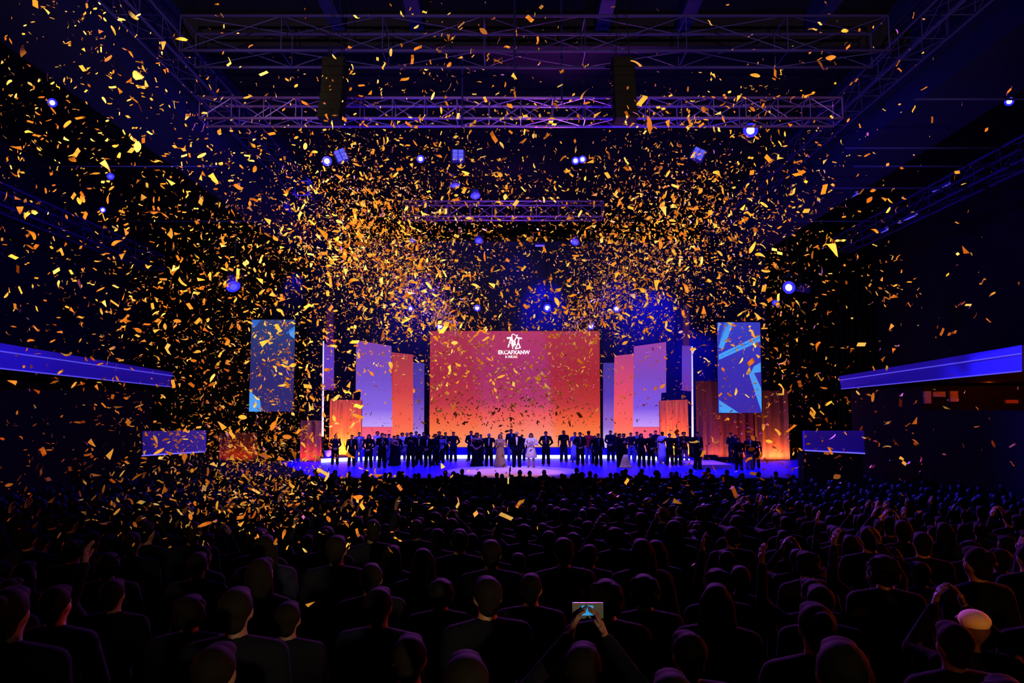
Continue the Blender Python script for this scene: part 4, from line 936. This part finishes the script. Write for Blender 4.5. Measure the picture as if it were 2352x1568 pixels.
def dens_at(px, py):
    gx = px / 98 - .5; gy = py / 98 - .5
    x0 = int(math.floor(gx)); y0 = int(math.floor(gy)); fx = gx - x0; fy = gy - y0
    g = lambda a, b: DENS[min(max(b, 0), 13), min(max(a, 0), 23)]
    return g(x0, y0) * (1 - fx) * (1 - fy) + g(x0 + 1, y0) * fx * (1 - fy) + g(x0, y0 + 1) * (1 - fx) * fy + g(x0 + 1, y0 + 1) * fx * fy
for gy in range(14):
    for gx in range(24):
        n = nr.poisson(DENS[gy, gx] * (1.7 if DENS[gy, gx] < 35 else 2.5) * (1.35 if 9 <= gx <= 14 and 7 <= gy <= 9 else 1) * (1.6 if 3 <= gx <= 8 and 10 <= gy <= 12 else 1))
        for _ in range(n):
            for _try in range(4):
                px = gx * 98 + nr.rand() * 98; py = gy * 98 + nr.rand() * 98
                if nr.rand() * max(DENS[gy, gx] * 1.5, .1) < dens_at(px, py): break
            sparse = DENS[gy, gx] < 26
            stagey = 830 < px < 1580 and py > 760
            u = nr.rand()
            if stagey and py < 1080:
                d = 10 + 16 * nr.rand() if py < 915 + 25 * nr.randn() else 17 + 8 * nr.rand()
                s = .062 * math.exp(nr.randn() * .33) * (1.15 if d > 17 else 1)
            else:
                d = (5.5 + 12 * u ** 1.2) if sparse else (7 + 20 * u ** 1.1)
                s = .056 * math.exp(nr.randn() * .36)
            q = P(px, py, d)
            if q.z < rake(d) + 1.9 and d < 31: 
                d = min(d, 5.2 + 4.5 * nr.rand()); q = P(px, py, d); s *= .58
                if q.z < rake(d) + 1.8: continue
            if q.z > 15.8:
                d = d * (15.6 - CZ) / (q.z - CZ) * (.6 + .4 * nr.rand()); q = P(px, py, d)
            if q.z < STAGE + .3 and d > 31: continue
            if 1138 < px < 1224 and 764 < py < 826 and nr.rand() < .85: continue
            pieces.append((q, s, s / d))
# two jets from the cannons at the screen top corners, opening as they fly
for (ox, oy), path, n in (((1048, 765), ((1048, 765, 41), (985, 690, 37), (905, 600, 32), (840, 520, 28), (780, 430, 24)), 4200),
                          ((1312, 765), ((1312, 765, 41), (1375, 700, 37), (1450, 620, 32), (1530, 560, 28), (1600, 480, 24)), 2400)):
    pts = [P(*p) for p in path]
    for _ in range(n):
        tt = nr.rand() ** .8 * (len(pts) - 1.001); i = int(tt); q = pts[i].lerp(pts[i + 1], tt - i)
        sg = .12 + .62 * tt; q = q + Vector((nr.randn() * sg, nr.randn() * sg, nr.randn() * sg * .8))
        s = .085 * math.exp(nr.randn() * .3); pieces.append((q, s, s / q.y))
# a few big near pieces the photograph shows clearly
for px, py, sz in ((230, 72, 20), (262, 70, 22), (713, 1386, 18), (1592, 1296, 12), (1594, 1017, 22), (400, 240, 18), (1745, 583, 22), (1784, 578, 24), (1612, 598, 18), (2066, 160, 16), (330, 160, 18), (468, 290, 16), (125, 877, 20), (68, 483, 30),
                   (1440, 1105, 16), (1015, 1068, 16), (2062, 72, 16), (1405, 608, 18), (1190, 1160, 14), (1134, 1162, 14), (1640, 175, 14), (985, 655, 20), (1068, 395, 20), (1300, 440, 18), (1880, 330, 18)):
    d = 5.0; s = sz / F * d; pieces.append((P(px, py, d), s, s / d))
order = sorted(range(len(pieces)), key=lambda i: -pieces[i][2])
NBIG = 300
cos, fas, mis = [], [], []; off = 0
vm = {}
for k in range(6):
    for r in (0.35, 1.0):
        for mi in range(4):
            me = bpy.data.meshes.new('confetti_piece'); me.from_pydata([tuple(p) for p in shape(k, r)], [], [tuple(int(i) for i in f) for f in FACES]); me.materials.append(CM[mi]); vm[(k, r, mi)] = me
for rank, i in enumerate(order):
    q, s, _ = pieces[i]; k = nr.choice(6, p=[.3, .13, .15, .16, .08, .18]); 
    mi = nr.choice(4, p=[.36, .30, .20, .14]); qq = nr.randn(4); qq /= np.linalg.norm(qq)
    if rank < NBIG:
        o = bpy.data.objects.new('confetti_piece', vm[(int(k), float(rnd.choice((.35, 1.0))), int(mi))]); C.objects.link(o)
        o.location = q; o.scale = (s, s, s); o.rotation_mode = 'QUATERNION'; o.rotation_quaternion = qq
        X = q.x / q.y * F + 1176; zz = (q.z - CZ) / q.y
        hz = 'on the far left' if X < 560 else ('left of centre' if X < 980 else ('in the centre' if X < 1400 else ('right of centre' if X < 1800 else 'on the far right')))
        vz = 'high under the roof' if zz > .35 else ('at mid height' if zz > .05 else 'low over the crowd')
        tag(o, 'large gold foil confetti piece fluttering %s, %s' % (hz, vz), 'confetti', 'large confetti pieces %s, %s' % (hz, vz))
    else:
        pt = (shape(k, nr.rand()) * s) @ rotm(qq).T + np.array(q[:]); cos.append(pt); fas.append(FACES + off); mis.append(np.full(NS, mi)); off += len(pt)
o = mass('confetti', np.concatenate(cos), np.concatenate(fas), np.concatenate(mis), CM)
tag(o, 'thousands of small gold confetti pieces filling the air over the hall', 'confetti', kind='stuff')
print('PIECES', len(pieces), 'AUD', len(POS))
